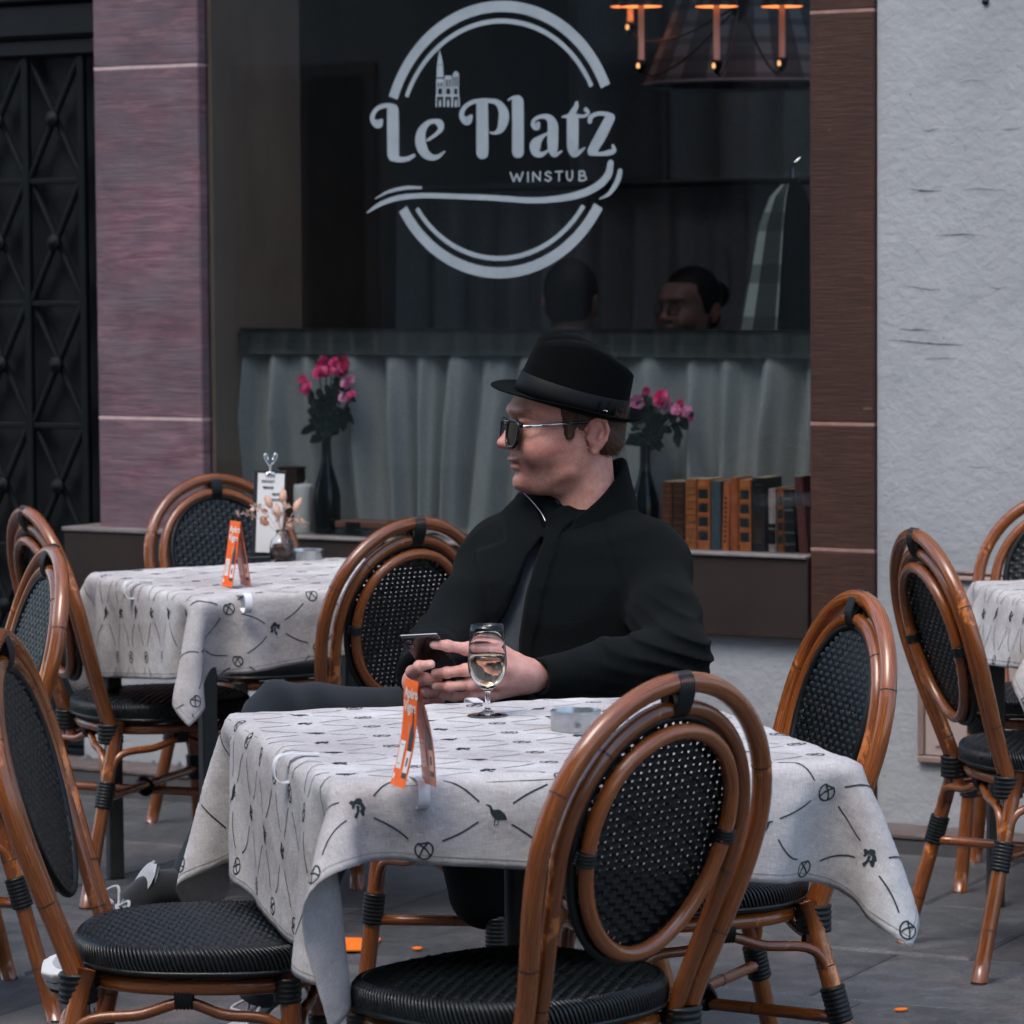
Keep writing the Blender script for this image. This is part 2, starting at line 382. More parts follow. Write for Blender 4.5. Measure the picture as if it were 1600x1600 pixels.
# ground
m = M['paving'] = material('stone_paving', (.08, .08, .085), .55, .4)
v = coords(m, 'Object'); n1 = noise(m, v, 1.7, 6, .6); n2 = noise(m, v, 14, 7, .7); n3 = noise(m, v, 55, 4, .7)
c = ramp(m, n1, [(.3, (.056, .064, .068)), (.5, (.084, .086, .090)), (.7, (.115, .092, .088))])
n4 = noise(m, coords(m, 'Object', (1, 1, 1)), 4.5, 9, .72, .6); c = mixc(m, .75, c, ramp(m, n2, [(.25, (.16, .17, .18)), (.75, (.80, .78, .78))]), 'OVERLAY'); c = mixc(m, ramp(m, n4, [(.42, gray(0)), (.62, gray(.7))]), c, (.040, .047, .049)); n8 = noise(m, v, 160, 3, .7); c = mixc(m, .7, c, ramp(m, n8, [(.3, gray(.2)), (.7, gray(.8))]), 'OVERLAY'); vv = nd(m, 'ShaderNodeTexVoronoi'); lk(m, v, vv.inputs['Vector']); vv.inputs['Scale'].default_value = 38; c = mixc(m, ramp(m, vv.outputs['Distance'], [(.045, gray(.7)), (.07, gray(0))]), c, (.30, .30, .30))
c = mixc(m, ramp(m, n3, [(.70, gray(0)), (.76, gray(.6))]), c, (.22, .22, .22))
info = nd(m, 'ShaderNodeNewGeometry'); rd = ramp(m, info.outputs['Random Per Island'], [(0, gray(.72)), (.5, gray(1.0)), (1, gray(1.22))])
setc(m, mixc(m, 1.0, c, rd, 'MULTIPLY')); setn(m, bump(m, noise(m, v, 30, 9, .7), .5, .006, bump(m, noise(m, v, 4, 4), .4, .02)))
setr(m, ramp(m, n2, [(.3, gray(.42)), (.7, gray(.72))]))
M['joint'] = noisy('paving_joint', (.028, .030, .032), (.05, .05, .052), 30, .9, .2, .5, .004)
M['kerbstone'] = noisy('kerb_stone', (.10, .075, .07), (.15, .12, .115), 12, .8, .3, .6, .01)
M['gravel'] = noisy('rubble', (.06, .06, .06), (.24, .24, .24), 40, .95, .2, .8, .02)
M['tape'] = noisy('orange_paint', (.85, .16, .01), (.95, .22, .02), 40, .6, .3, .1)
# textiles
def wool(name, a, b, sc_=220, bs_=.35, rough=.95, sheen=.25, sp_=.15):
    m = material(name, a, rough, sp_, Sheen_Weight=sheen, Sheen_Roughness=.6); v = coords(m, 'Object')
    setc(m, ramp(m, noise(m, v, sc_, 4, .7), [(.3, a), (.75, b)])); setn(m, bump(m, noise(m, v, sc_*1.6, 3, .6), bs_, .002)); return m
M['coat'] = wool('black_wool', (.0016, .0028, .0029), (.0050, .0076, .0078), 260, 1.0, rough=.95, sheen=.02, sp_=.10)
M['felt'] = wool('black_felt', (.0010, .0018, .0018), (.0026, .0040, .0040), 400, .3, sheen=.01, sp_=.08)
M['hatband'] = material('grosgrain', (.0018, .0028, .0030), .6, .2)
M['sweater'] = wool('slate_knit', (.036, .047, .062), (.058, .074, .094), 260, .5)
M['denim'] = wool('dark_denim', (.009, .013, .017), (.020, .026, .032), 500, .4, sheen=.08)
M['sock'] = wool('black_sock', (.008, .009, .010), (.016, .017, .018), 300, .4)
M['liner'] = material('jacket_liner', (.010, .013, .016), .4, .5)
M['canvas'] = wool('grey_canvas', (.30, .31, .325), (.42, .43, .445), 400, .3)
M['rubber'] = noisy('white_rubber', (.55, .55, .54), (.66, .66, .65), 30, .5, .4, .05)
M['blackrubber'] = material('black_rubber', (.012, .013, .014), .5, .4)
M['curtain'] = wool('grey_net_curtain', (.26, .28, .285), (.39, .415, .42), 160, .3, sheen=.1)
M['curtain_band'] = wool('green_curtain_band', (.010, .017, .018), (.032, .044, .045), 160, .3, sheen=.3)
M['drape'] = wool('dark_drape', (.20, .24, .25), (.32, .36, .37), 100, .3)
M['cane'].node_tree.nodes['Principled BSDF'].inputs['Coat Weight'].default_value = .6; M['cane'].node_tree.nodes['Principled BSDF'].inputs['Coat Roughness'].default_value = .12
M['skin'] = m = material('skin', (.55, .27, .2), .44, .45, Subsurface_Weight=.12, Subsurface_Scale=.01)
bs(m).inputs['Subsurface Radius'].default_value = (1, .35, .2)
at_ = nd(m, 'ShaderNodeVertexColor'); at_.layer_name = 'tint'
v = coords(m, 'Object'); n1 = noise(m, v, 45, 6, .65); n2 = noise(m, v, 600, 3, .6)
c = mixc(m, .75, at_.outputs[0], ramp(m, n1, [(.3, (.40, .33, .33)), (.7, (.62, .62, .62))]), 'OVERLAY'); c = mixc(m, .5, c, ramp(m, noise(m, v, 420, 3, .7), [(.3, (.34, .30, .30)), (.7, (.66, .66, .66))]), 'OVERLAY')
setc(m, c); setn(m, bump(m, n2, .5, .0014, bump(m, noise(m, v, 190, 5, .7), .35, .0016, bump(m, n1, .15, .002)))); setr(m, ramp(m, n1, [(.3, gray(.38)), (.7, gray(.55))]))
m = M['hair'] = material('brown_hair', (.06, .025, .012), .5, .4)
v = coords(m, 'Object', (1, 1, .22)); n1 = noise(m, v, 380, 3, .6); setc(m, ramp(m, n1, [(.3, (.022, .010, .006)), (.75, (.115, .050, .024))])); setn(m, bump(m, n1, .9, .003))
M['strand'] = m = material('auburn_strand', (.10, .042, .018), .42, .5); n1 = noise(m, coords(m, 'Object'), 260, 3); setc(m, ramp(m, n1, [(.3, (.035, .015, .008)), (.7, (.19, .080, .034))]))
M['darkhair'] = material('dark_hair', (.010, .009, .009), .6, .3)
M['lens'] = material('dark_lens', (.002, .0022, .003), .08, .03)
M['frame_b'] = material('black_acetate', (.003, .0035, .004), .25, .4)
M['silver'] = material('silver_metal', (.70, .71, .72), .22, .5, 1.0)
M['phone'] = material('black_phone', (.006, .007, .009), .12, .6)
M['phone_edge'] = material('phone_edge', (.16, .17, .18), .25, .5, .8)
M['blackmetal'] = noisy('black_metal', (.008, .010, .011), (.014, .017, .018), 30, .45, .5, .2)
# ------------------------------------------------------------------ the shopfront's own frame: x along the wall, y into the building
FO = V3(.9584, 9.5071, 0); FA = math.atan2(-.519, .8548); FE = V3(math.cos(FA), math.sin(FA), 0); FI = V3(-math.sin(FA), math.cos(FA), 0)
def fp(px, py, y=0):
    """wall coordinates of what is seen at px, py on the plane y behind the wall face"""
    a = at(px, py, 1.); r = a - V3(0, 0, CH); o = FO + FI*y - V3(0, 0, CH); o[2] = 0
    t = (o@FI)/(r@FI); p = r*t - o
    return V3(p@FE, y, p[2]+CH)
def front_thing(name, label, cat, s=0, y=0, z=0, group=None):
    p = FO+FE*s+FI*y; return thing(name, label, cat, (p[0], p[1], z), FA, group)
def local(mb, s, y, z):
    mb.v = [v-V3(s, y, z) for v in mb.v]; return mb
# ---- ground
g = MB(); box(g, (-60, -60, -.5), (60, 60, -.004)); tag(obj('ground', g, M['joint'], smooth=False), kind='structure')
g = MB(); ja = FA + R(4)
ca, sa = math.cos(ja), math.sin(ja)
r_ = random.Random(5); yy = -15.0
while yy < 12:
    d = r_.choice((.42, .5, .58, .66)); x = -9 + r_.random()*.6
    while x < 9:
        l = r_.uniform(.55, 1.15); a, b = (x+.004, yy+.004), (x+l-.004, yy+d-.004)
        c = ((a[0]+b[0])/2, (a[1]+b[1])/2)
        q = (FO[0]+c[0]*ca-c[1]*sa, FO[1]+c[0]*sa+c[1]*ca)
        if not (-9 < q[0] < 9 and -3 < q[1] < 11) : x += l; continue
        if (V3(q[0], q[1], 0)-FO)@FI > -.12-d/2: x += l; continue
        dz = r_.uniform(-.0015, .0025); k = .006; V = []
        for (u, v_, z) in ((a[0], a[1], -.004), (b[0], a[1], -.004), (b[0], b[1], -.004), (a[0], b[1], -.004), (a[0]+k, a[1]+k, dz), (b[0]-k, a[1]+k, dz), (b[0]-k, b[1]-k, dz+r_.uniform(-.002, .002)), (a[0]+k, b[1]-k, dz)):
            V.append((FO[0]+u*ca-v_*sa, FO[1]+u*sa+v_*ca, z))
        g.add(V, [(4, 5, 6, 7), (0, 1, 5, 4), (1, 2, 6, 5), (2, 3, 7, 6), (3, 0, 4, 7)])
        x += l
    yy += d
tag(obj('pavement', g, M['paving'], smooth=False), kind='structure')
g = MB(); x = -5
while x < 3.2:
    l = r_.uniform(.7, 1.2); box(g, (x+.004, -.17, -.003), (x+l-.004, -.012, .014), bev=.005); x += l
k_ = obj('kerb_strip', local(g, 0, 0, 0), M['kerbstone'], smooth=False); k_.location = FO; k_.rotation_euler = (0, 0, FA); tag(k_, kind='structure')
g = MB()
for i in range(260):
    s = r_.uniform(-3.2, -.3); q = r_.uniform(.004, .018); c = V3(s, -.02-abs(r_.gauss(0, .045)), q*.5)
    T = nrm(rng.normal(size=(6, 3))); T = np.vstack([np.eye(3), -np.eye(3)])*(q*rng.uniform(.6, 1.2, (6, 1)))+rng.normal(size=(6, 3))*q*.15
    g.add(T+c, [(0, 1, 2), (1, 3, 2), (3, 4, 2), (4, 0, 2), (1, 0, 5), (3, 1, 5), (4, 3, 5), (0, 4, 5)])
k_ = obj('rubble', g, M['gravel'], smooth=False); k_.location = FO; k_.rotation_euler = (0, 0, FA); tag(k_, 'crumbled grey mortar and grit lying along the foot of the wall', 'rubble', kind='stuff')
# paint marks on the paving
def ground_mark(px, py, w_, l_, a, name, label, cat):
    p = at(px, py, 1.); r = p-V3(0, 0, CH); t = -CH/r[2]; c = V3(0, 0, CH)+r*t
    mb = MB(); n = 14; ang = np.linspace(0, 2*math.pi, n, endpoint=False); rr = 1+.08*rng.normal(size=n)
    if cat == 'paint stripe': P_ = [(-1, -1), (-.3, -1.03), (.4, -.98), (1, -1.02), (1.0, 1), (.3, .97), (-.5, 1.02), (-.98, .98)]
    else: P_ = [(math.cos(t_)*q_, math.sin(t_)*q_) for t_, q_ in zip(ang, rr)]
    cs, sn = math.cos(a), math.sin(a)
    prism(mb, [(x_*l_/2*cs-y_*w_/2*sn, x_*l_/2*sn+y_*w_/2*cs) for x_, y_ in P_], 0, .003, axes=(0, 1, 2))
    o = obj(name, mb, M['tape'], smooth=False); o.location = (c[0], c[1], .0035); tag(o, label, cat)
ground_mark(549, 1479, .145, .115, R(-4), 'painted_stripe', 'bright orange stripe painted on the paving under the table edge', 'paint stripe')
ground_mark(652, 1485, .022, .022, 0, 'paint_spot', 'small orange paint dot on the paving beside the orange stripe', 'paint spot')
ground_mark(1408, 1581, .018, .03, .3, 'paint_spot', 'small orange paint dot on the bare paving near the white wall', 'paint spot')
# ---- shopfront building
shop = front_thing('shop_building', 'old town restaurant front of sandstone pillars, white plaster and one big window', 'building')
ZT = 6.5
g = MB()
box(g, (.002, 0, 0), (4.5, .45, ZT)); box(g, (-2.178, .012, 0), (-.192, .42, .484)); box(g, (-2.64, .004, 0), (-2.181, .30, .398)); box(g, (-2.178, .05, 3.1), (-.192, .45, ZT))
box(g, (-4.6, .10, 2.75), (-2.57, .45, ZT)); box(g, (-6, .0, 0), (-4.2, .45, ZT))
obj('plaster_wall', g, M['plaster'], shop, smooth=False)
def pillar(s0, s1, joints, stone, mortar, y0, y1, zb):
    g = MB(); q = MB(); zs = [zb]+joints+[ZT]
    for a, b in zip(zs[:-1], zs[1:]):
        box(g, (s0, y0, a+.003), (s1, y1, b-.003), bev=.0045)
    t = obj('stone_pillar', g, stone, shop, smooth=False)
    for z in joints: q = MB(); box(q, (s0+.002, y0+.0005, z-.0045), (s1-.002, y1-.01, z+.0045)); obj('mortar_joint', q, mortar, t, smooth=False)
    return t
pillar(-2.563, -2.180, [1.039, 2.074, 3.1, 4.2], M['pinkstone'], M['mortar_pink'], -.004, .44, .70)
pillar(-.190, -.0015, [.30, .728, 1.061, 2.141, 3.2, 4.3], M['brownstone'], M['mortar_brown'], -.012, .44, 0)
M['scuff'] = noisy('wall_scuff', (.05, .055, .06), (.26, .27, .29), 90, .9, .1, 0)
def scratch(px, py, l_, a, w_=.003):
    g = MB()
    p = fp(px, py); n = 9; P_ = []
    for i in range(n):
        t = i/(n-1); P_.append((p[0]+(t-.5)*l_*math.cos(a), p[2]+(t-.5)*l_*math.sin(a)+.002*math.sin(t*5+px)+rng.normal()*.0006))
    V = []
    for i, (x_, z_) in enumerate(P_):
        ww = .75*w_*math.sin(math.pi*min(1, (i+.15)/(n-1)))*.5*rng.uniform(.5, 1.2)+.0002; V += [(x_, -.0012, z_-ww), (x_, -.0012, z_+ww)]
    g.add(V, [(2*i, 2*i+2, 2*i+3, 2*i+1) for i in range(n-1)]); obj('wall_scratch', g, M['scuff'], shop, smooth=False)
for a in [(1447, 297, .095, -.06, .006), (1540, 296, .13, .0, .002), (1520, 127, .07, .04, .002), (1455, 203, .05, 0, .003), (1500, 367, .13, -.03, .0035), (1440, 450, .11, -.06, .0025), (1447, 535, .22, -.05, .005), (1430, 515, .10, -.06, .004), (1560, 450, .05, .1, .002), (1580, 201, .06, 0, .0025), (1420, 178, .05, -.9, .001), (1440, 400, .08, -.8, .001), (1470, 560, .09, .05, .002), (1530, 730, .06, -.1, .002), (1403, 620, .05, 1.4, .0015)]: scratch(*a)
p = fp(1541, 2); g = MB(); lathe(g, [(0, 0), (.007, 0), (.008, .003), (.010, .004)], 16)
g.xf(Matrix.Translation((p[0], -.0015, p[2])) @ Matrix.Rotation(math.pi/2, 4, 'X')); obj('drill_hole', g, M['blackmetal'], shop)
# window: fascia, sill, reveal, pane with lettering
g = MB(); box(g, (-2.179, -.022, .486), (-.193, .03, .700), bev=.003); box(g, (-2.66, -.055, .40), (-2.182, .2, .700), bev=.004)
obj('fascia_panel', g, M['fascia'], shop, smooth=False)
g = MB(); box(g, (-2.179, -.030, .7005), (-.1935, .50, .709), bev=.002); box(g, (-2.665, -.06, .7005), (-2.1815, .2, .712), bev=.002)
obj('window_sill', g, M['sill'], shop, smooth=False)
g = MB(); box(g, (-2.30, .446, .2), (-2.181, .50, 3.1)); box(g, (-2.1795, .040, .712), (-2.165, .50, 3.1), bev=.003)
obj('window_reveal', g, M['jamb'], shop, smooth=False)
g = MB(); box(g, (-2.177, .030, .710), (-.193, .036, 3.098)); pane = obj('window_pane', g, M['pane'], shop, smooth=False)
# ---- lettering
K = 220/1600
c2 = lambda x, y: (560+x*K, 130+y*K)
c3 = lambda x, y: (770+x*K, 130+y*K)
sgn = MB(); layer = [0]; HW = 1/545.*K
def ribbon(mb, pts, place, cap=True, n=None, hmin=.5):
    """variable-width stroke: pts (x, y, half width)"""
    P_ = spline(pts, n or max(8, len(pts)*7)) if len(pts) > 2 else np.array(pts, float)
    xy, h = P_[:, :2], np.maximum(P_[:, 2], hmin)
    T = np.gradient(xy, axis=0); T = nrm(T); Nn = np.stack([-T[:, 1], T[:, 0]], 1)
    L = xy+Nn*h[:, None]; Rr = xy-Nn*h[:, None]
    poly = []
    def capf(c, t, hh, sgn_):
        a0 = math.atan2(t[1], t[0]); return [(c[0]+hh*math.cos(a0+sgn_*k_), c[1]+hh*math.sin(a0+sgn_*k_)) for k_ in np.linspace(math.pi/2, -math.pi/2, 7)[1:-1]]
    V = []; F = []
    for i in range(len(xy)): V += [L[i], Rr[i]]
    F = [(2*i, 2*i+1, 2*i+3, 2*i+2) for i in range(len(xy)-1)]
    if cap:
        a = len(V); C_ = capf(xy[-1], T[-1], h[-1], 1); V += C_; F.append([2*(len(xy)-1)]+list(range(a, a+len(C_)))+[2*(len(xy)-1)+1])
        a = len(V); C_ = capf(xy[0], -T[0], h[0], 1); V += C_; F.append([1]+list(range(a, a+len(C_)))+[0])
    mb.add([place(*v) for v in V], F)
def on_glass(cv):
    layer[0] += 1; y = .0292-.00012*(layer[0] % 9)
    def f(x, y_):
        p = fp(*cv(x, y_), .03); return (p[0], y, p[2])
    return f
def S2(*p): ribbon(sgn, p, on_glass(c2))
def S3(*p): ribbon(sgn, p, on_glass(c3))
# L e
S2((262, 425, 22), (225, 462, 52), (168, 430, 30), (165, 365, 26), (215, 290, 24), (300, 255, 26), (380, 262, 34))
S2((393, 300, 66), (396, 560, 67), (398, 815, 66)); S2((393, 838, 50), (470, 866, 33), (560, 858, 28), (632, 822, 20))
S2((792, 645, 16), (880, 585, 20), (938, 520, 30), (925, 455, 42), (860, 432, 26), (785, 460, 32), (722, 545, 48), (708, 660, 60), (745, 775, 56), (820, 838, 40), (905, 835, 26), (985, 775, 7))
# P
S2((1285, 375, 20), (1240, 425, 52), (1190, 400, 34), (1178, 340, 28), (1215, 270, 26), (1300, 215, 24), (1400, 200, 28), (1500, 200, 26), (1590, 225, 36), (1650, 320, 54), (1652, 420, 58), (1620, 520, 42), (1560, 565, 20), (1500, 562, 9))
S2((1410, 235, 66), (1412, 500, 68), (1412, 795, 68))
# l a t z
S3((180, 192, 9), (230, 165, 18), (290, 175, 40)); S3((288, 205, 66), (290, 500, 66), (290, 785, 66))
S3((520, 455, 20), (495, 492, 44), (456, 465, 22), (480, 410, 20), (560, 378, 24), (640, 395, 40), (682, 470, 58), (684, 600, 62), (684, 735, 58), (705, 812, 30), (790, 770, 7))
S3((640, 560, 8), (560, 610, 26), (490, 690, 62), (490, 780, 50), (545, 810, 32), (610, 780, 16), (640, 750, 10))
S3((955, 222, 20), (948, 270, 28), (905, 340, 34), (860, 375, 20)); S3((911, 390, 66), (911, 560, 66), (913, 740, 62), (945, 805, 36), (1050, 732, 7))
S3((795, 382, 10), (860, 376, 22), (970, 374, 20), (1050, 372, 18), (1088, 330, 16), (1062, 300, 26))
S3((1105, 435, 26), (1118, 385, 26), (1190, 348, 24), (1290, 350, 26), (1350, 380, 38)); S3((1335, 395, 56), (1230, 600, 62), (1135, 765, 56))
S3((1120, 785, 40), (1220, 803, 24), (1320, 790, 32), (1380, 765, 26), (1370, 712, 18))
for st in ([(205, 1018), (240, 1115), (274, 1032), (308, 1115), (345, 1012)], [(402, 1012), (402, 1117)], [(460, 1116), (460, 1012), (540, 1108), (540, 1006)], [(715, 1006), (795, 1004)], [(757, 1008), (757, 1110)], [(985, 1000), (985, 1106)]):
    for a, b in zip(st[:-1], st[1:]): S3((*a, 9), (*b, 9))
S3((665, 1022, 9), (630, 1006, 9), (600, 1030, 9), (630, 1055, 9), (664, 1082, 9), (635, 1112, 9), (597, 1096, 9))
S3((845, 1002, 9), (845, 1070, 9), (875, 1106, 9), (905, 1070, 9), (905, 996, 9))
S3((985, 1000, 9), (1035, 1002, 9), (1045, 1028, 9), (1030, 1048, 9), (988, 1050, 9)); S3((988, 1050, 9), (1045, 1054, 9), (1062, 1080, 9), (1040, 1104, 9), (985, 1106, 9))
# sweeping lines
S2((105, 1470, 9), (250, 1375, 24), (450, 1305, 30), (700, 1278, 30), (1000, 1282, 30), (1527, 1303, 32), (1927, 1330, 34), (2227, 1318, 36), (2520, 1262, 42), (2725, 1165, 44), (2840, 1040, 42), (2870, 905, 34))
S2((195, 1312, 6), (350, 1232, 17), (550, 1188, 20), (712, 1188, 15)); S3((1215, 1318, 6), (1330, 1250, 22), (1420, 1110, 30), (1450, 995, 26))
SC, ZC, RX, RZ = -1.174, 1.8325, .386, .3845
def arc(a0, a1, r, wd):
    layer[0] += 1; y = .0292-.00012*(layer[0] % 9); A = np.linspace(R(a0), R(a1), 60); V = []
    for t in A:
        for q in (r-wd/2, r+wd/2): V.append((SC+RX*q*math.cos(t), y, ZC+RZ*q*math.sin(t)))
    sgn.add(V, [(2*i, 2*i+1, 2*i+3, 2*i+2) for i in range(59)])
arc(22, 160, .960, .08); arc(25, 157, .855, .035); arc(-30.5, -149.5, .960, .08); arc(-34.5, -145.5, .855, .035)
# cathedral emblem
def poly_px(P_):
    layer[0] += 1; y = .0292-.00012*(layer[0] % 9); c1 = lambda a, b: (560+a*430/1600, b*430/1600)
    sgn.add([(q[0], y, q[2]) for q in (fp(*c1(a, b), .03) for a, b in P_)], [list(range(len(P_)))])
poly_px([(474, 285), (484, 330), (494, 375), (458, 375), (466, 330)]); poly_px([(458, 378), (494, 378), (496, 450), (456, 450)])
for x0, x1, t in ((455, 498, 458), (503, 545, 440), (550, 585, 424)):
    poly_px([(x0, t), (x1, t), (x1, t+22), (x0, t+22)])
    w_ = (x1-x0)/5
    for j in (0, 2, 4): poly_px([(x0+j*w_, t+22), (x0+(j+1)*w_, t+22), (x0+(j+1)*w_, 505), (x0+j*w_, 505)])
    poly_px([(x0-1, 505), (x1+1, 505), (x1+1, 514), (x0-1, 514)])
    for j in (0, 4): poly_px([(x0+j*w_-1, 514), (x0+(j+1)*w_+1, 514), (x0+(j+1)*w_+1, 548), (x0+j*w_-1, 548)])
    poly_px([(x0-3, 548), (x1+3, 548), (x1+3, 562), (x0-3, 562)]); c_ = (x0+x1)/2
    poly_px([(x0-4, 562), (x0+4, 562), (x0+3, 622), (x0-5, 622)]); poly_px([(x1-4, 562), (x1+4, 562), (x1+5, 622), (x1-3, 622)])
    poly_px([(c_, 572), (c_+7, 590), (c_+7, 622), (c_-7, 622), (c_-7, 590)])
poly_px([(552, 424), (567, 412), (583, 424)])
tag(obj('window_lettering', sgn, M['vinyl'], pane, smooth=False))
# ---- dark door with iron grille
door = front_thing('entrance_door', 'tall black double door with crossed iron grille beside the pink pillar', 'door', -3.3, .15, 0)
g = MB(); box(g, (-4.2, .15, .02), (-2.57, .20, 2.74)); obj('door_leaf', local(g, -3.3, .15, 0), M['doorglass'], door, smooth=False)
g = MB(); p0 = fp(148, 70, .12); zt = fp(80, 88, .12)[2]
box(g, (-4.2, .09, zt), (-2.57, .148, zt+.05), bev=.006); box(g, (-4.2, .075, zt+.052), (-2.57, .148, zt+.16), bev=.012); box(g, (-4.2, .06, zt+.162), (-2.57, .148, zt+.30), bev=.006)
box(g, (-2.63, .08, .02), (-2.571, .148, zt-.001), bev=.006)
box(g, (-4.2, .09, .02), (-2.632, .148, .32), bev=.01)
obj('door_frame', local(g, -3.3, .15, 0), M['door'], door, smooth=False)
g = MB(); r0 = MB(); sx = fp(133, 300, .12)[0]; cw = .215; chh = .372; z1 = zt
for i in range(5):
    s = sx-i*cw; box(g, (s-.013, .100, .32), (s+.013, .122, z1-.001), bev=.003)
    for j in range(6):
        a, b = z1-.005-j*chh, z1-.005-(j+1)*chh
        if b < .2: continue
        box(g, (s-cw+.014, .104, b-.008), (s-.014, .118, b+.008), bev=.002)
        tube(g, [(s-cw+.012, .1236, a-.008), (s-.012, .1236, b+.008)], .010, 8); tube(g, [(s-.012, .1115, a-.008), (s-cw+.012, .1115, b+.008)], .010, 8)
        lathe(r0, [(0, .012), (.010, .012), (.014, .006), (.022, .006), (.026, 0)], 14)
        r0.v[-1] = r0.v[-1]@np.array(Matrix.Rotation(math.pi/2, 3, 'X')).T+V3(s-cw/2, .100, (a+b)/2)
obj('iron_grille', local(g, -3.3, .15, 0), M['iron'], door, smooth=False); obj('rosette', local(r0, -3.3, .15, 0), M['iron'], door)
# ---- service hatch and cable on the white wall
q0 = fp(1437, 1190); ht = thing('x', None, None)
bpy.data.objects.remove(ht)
hatch = front_thing('wall_hatch', 'beige metal service hatch set low in the white wall', 'hatch', q0[0], 0, q0[2])
g = MB(); W_, H_ = .62, .44
for lo, hi in (((0, -.016, 0), (W_, .0, .018)), ((0, -.016, H_-.018), (W_, 0, H_)), ((0, -.016, .0185), (.018, 0, H_-.0185)), ((W_-.018, -.016, .0185), (W_, 0, H_-.0185))): box(g, lo, hi, bev=.003)
obj('hatch_frame', g, M['hatch_trim'], hatch, smooth=False)
g = MB(); box(g, (.020, -.010, .020), (W_-.020, 0, H_-.020), bev=.002); box(g, (.05, -.0145, .045), (W_-.05, -.0105, H_-.045), bev=.0018); obj('hatch_door', g, M['hatch'], hatch, smooth=False)
g = MB(); q1 = fp(1480, 893); tube(g, [(0, -.006, 0), (.6, -.006, -.008), (1.4, -.006, -.012)], .005, 8); box(g, (.02, -.012, -.022), (.34, -.001, -.009), bev=.002)
cb = obj('wall_cable', g, M['hatch_trim'], smooth=True); p = FO+FE*q1[0]; cb.location = (p[0], p[1], q1[2]); cb.rotation_euler = (0, 0, FA); tag(cb, 'thin grey cable and trunking running along the white wall', 'cable')
# ---- the room behind the window
room = MB()
box(room, (-3.0, .46, -.06), (1.7, 4.3, .02)); box(room, (-3.0, .46, 3.11), (1.7, 1.05, 3.25)); box(room, (-3.0, 1.95, 3.11), (1.7, 4.3, 3.25)); box(room, (-3.0, 1.045, 3.112), (-1.7, 1.955, 3.248)); box(room, (1.2, 1.045, 3.112), (1.7, 1.955, 3.248)); box(room, (-3.0, .46, .019), (-2.91, 4.3, 3.112)); box(room, (1.61, .46, .019), (1.7, 4.3, 3.112)); box(room, (-2.92, 4.21, .018), (1.62, 4.31, 3.113))  # ceiling left open out of view, added to let sky light onto the drape
M['room'] = noisy('brown_room_wall', (.11, .088, .070), (.17, .135, .105), 3, .7, .3, .1)
o = obj('interior_room', room, M['room'], shop, smooth=False)
# faint dado frames and picture on the back wall
g = MB()
for s0, z0, w_, h_ in ((-2.3, 1.55, .55, .62), (-.2, 1.75, .5, .4), (.5, 1.6, .45, .6)):
    g = MB(); box(g, (s0, 4.17, z0), (s0+w_, 4.205, z0+h_), bev=.01); obj('wall_panel', g, M['jamb'], shop, smooth=False)
def wavy(x0, x1, z0, z1, y, amp, lam, th=.003, n=None, seed=1, flare=.0, nz=14):
    rr = np.random.default_rng(seed); n = n or int((x1-x0)/lam*10); X = np.linspace(x0, x1, n); ph = rr.uniform(0, 6, 4)
    mb = MB(); V = []; U = []
    for k in range(nz):
        t = k/(nz-1); z = z1+(z0-z1)*t; g_ = .35+.65*min(1, t*3)
        ang = X/lam*2*math.pi+1.1*np.sin(X*5.3+ph[0]+.4*t)+.6*np.sin(X*13+ph[1]-t)
        Y = y+amp*g_*(np.sin(ang)+.35*np.sin(2.1*ang+ph[2]))+.25*amp*np.sin(X*31+ph[3]+3*t)
        xx = X+flare*t*np.sin(X*7+ph[1])
        V += list(zip(xx, Y, np.full(n, z))); U += list(zip(X, np.full(n, z)))
    V = np.array(V); N_ = len(V); F = [f for f in grid_faces(nz, n)]
    B = V+V3(0, th, 0)
    mb.add(np.vstack([V, B]), F+[tuple(i+N_ for i in f[::-1]) for f in F]+[(i, i+N_, i+1+N_, i+1) for i in range(n-1)]+[((nz-1)*n+i+1, (nz-1)*n+i+1+N_, (nz-1)*n+i+N_, (nz-1)*n+i) for i in range(n-1)], 0, U+U)
    return mb
ct = front_thing('cafe_curtain', 'grey gathered net cafe curtain with dark green top band', 'curtain', -1.2, .17, .712)
obj('curtain_cloth', local(wavy(-2.150, -.196, .715, 1.232, .176, .027, .125, seed=3, flare=.045, n=460, nz=26), -1.2, .17, .712), M['curtain'], ct)
obj('curtain_band', local(wavy(-2.155, -.195, 1.228, 1.304, .157, .0035, .085, th=.016, seed=5, n=330, nz=5), -1.2, .17, .712), M['curtain_band'], ct)
g = MB(); tube(g, [(-2.164, .165, 1.285), (-.194, .165, 1.285)], .006, 10); obj('curtain_rod', local(g, -1.2, .17, .712), M['blackmetal'], ct)
bd = front_thing('back_drape', 'long dark grey drape in deep folds at the back of the dining room', 'drape', -.5, 2.1, .1)
obj('drape_cloth', local(wavy(-2.85, 1.3, .1, 1.74, 2.1, .035, .14, seed=9, n=420), -.5, 2.1, .1), M['drape'], bd)
g = MB(); tube(g, [(-2.87, 2.1, 1.755), (1.32, 2.1, 1.755)], .014, 10); obj('drape_rail', local(g, -.5, 2.1, .1), M['blackmetal'], bd)
bd = front_thing('back_drape', 'short dark drape hanging high behind the circular window emblem', 'drape', -1.6, 2.3, 1.9)
obj('drape_cloth', local(wavy(-2.3, .2, 1.7, 3.0, 2.3, .045, .26, seed=12, n=220), -1.6, 2.3, 1.9), M['drape'], bd)
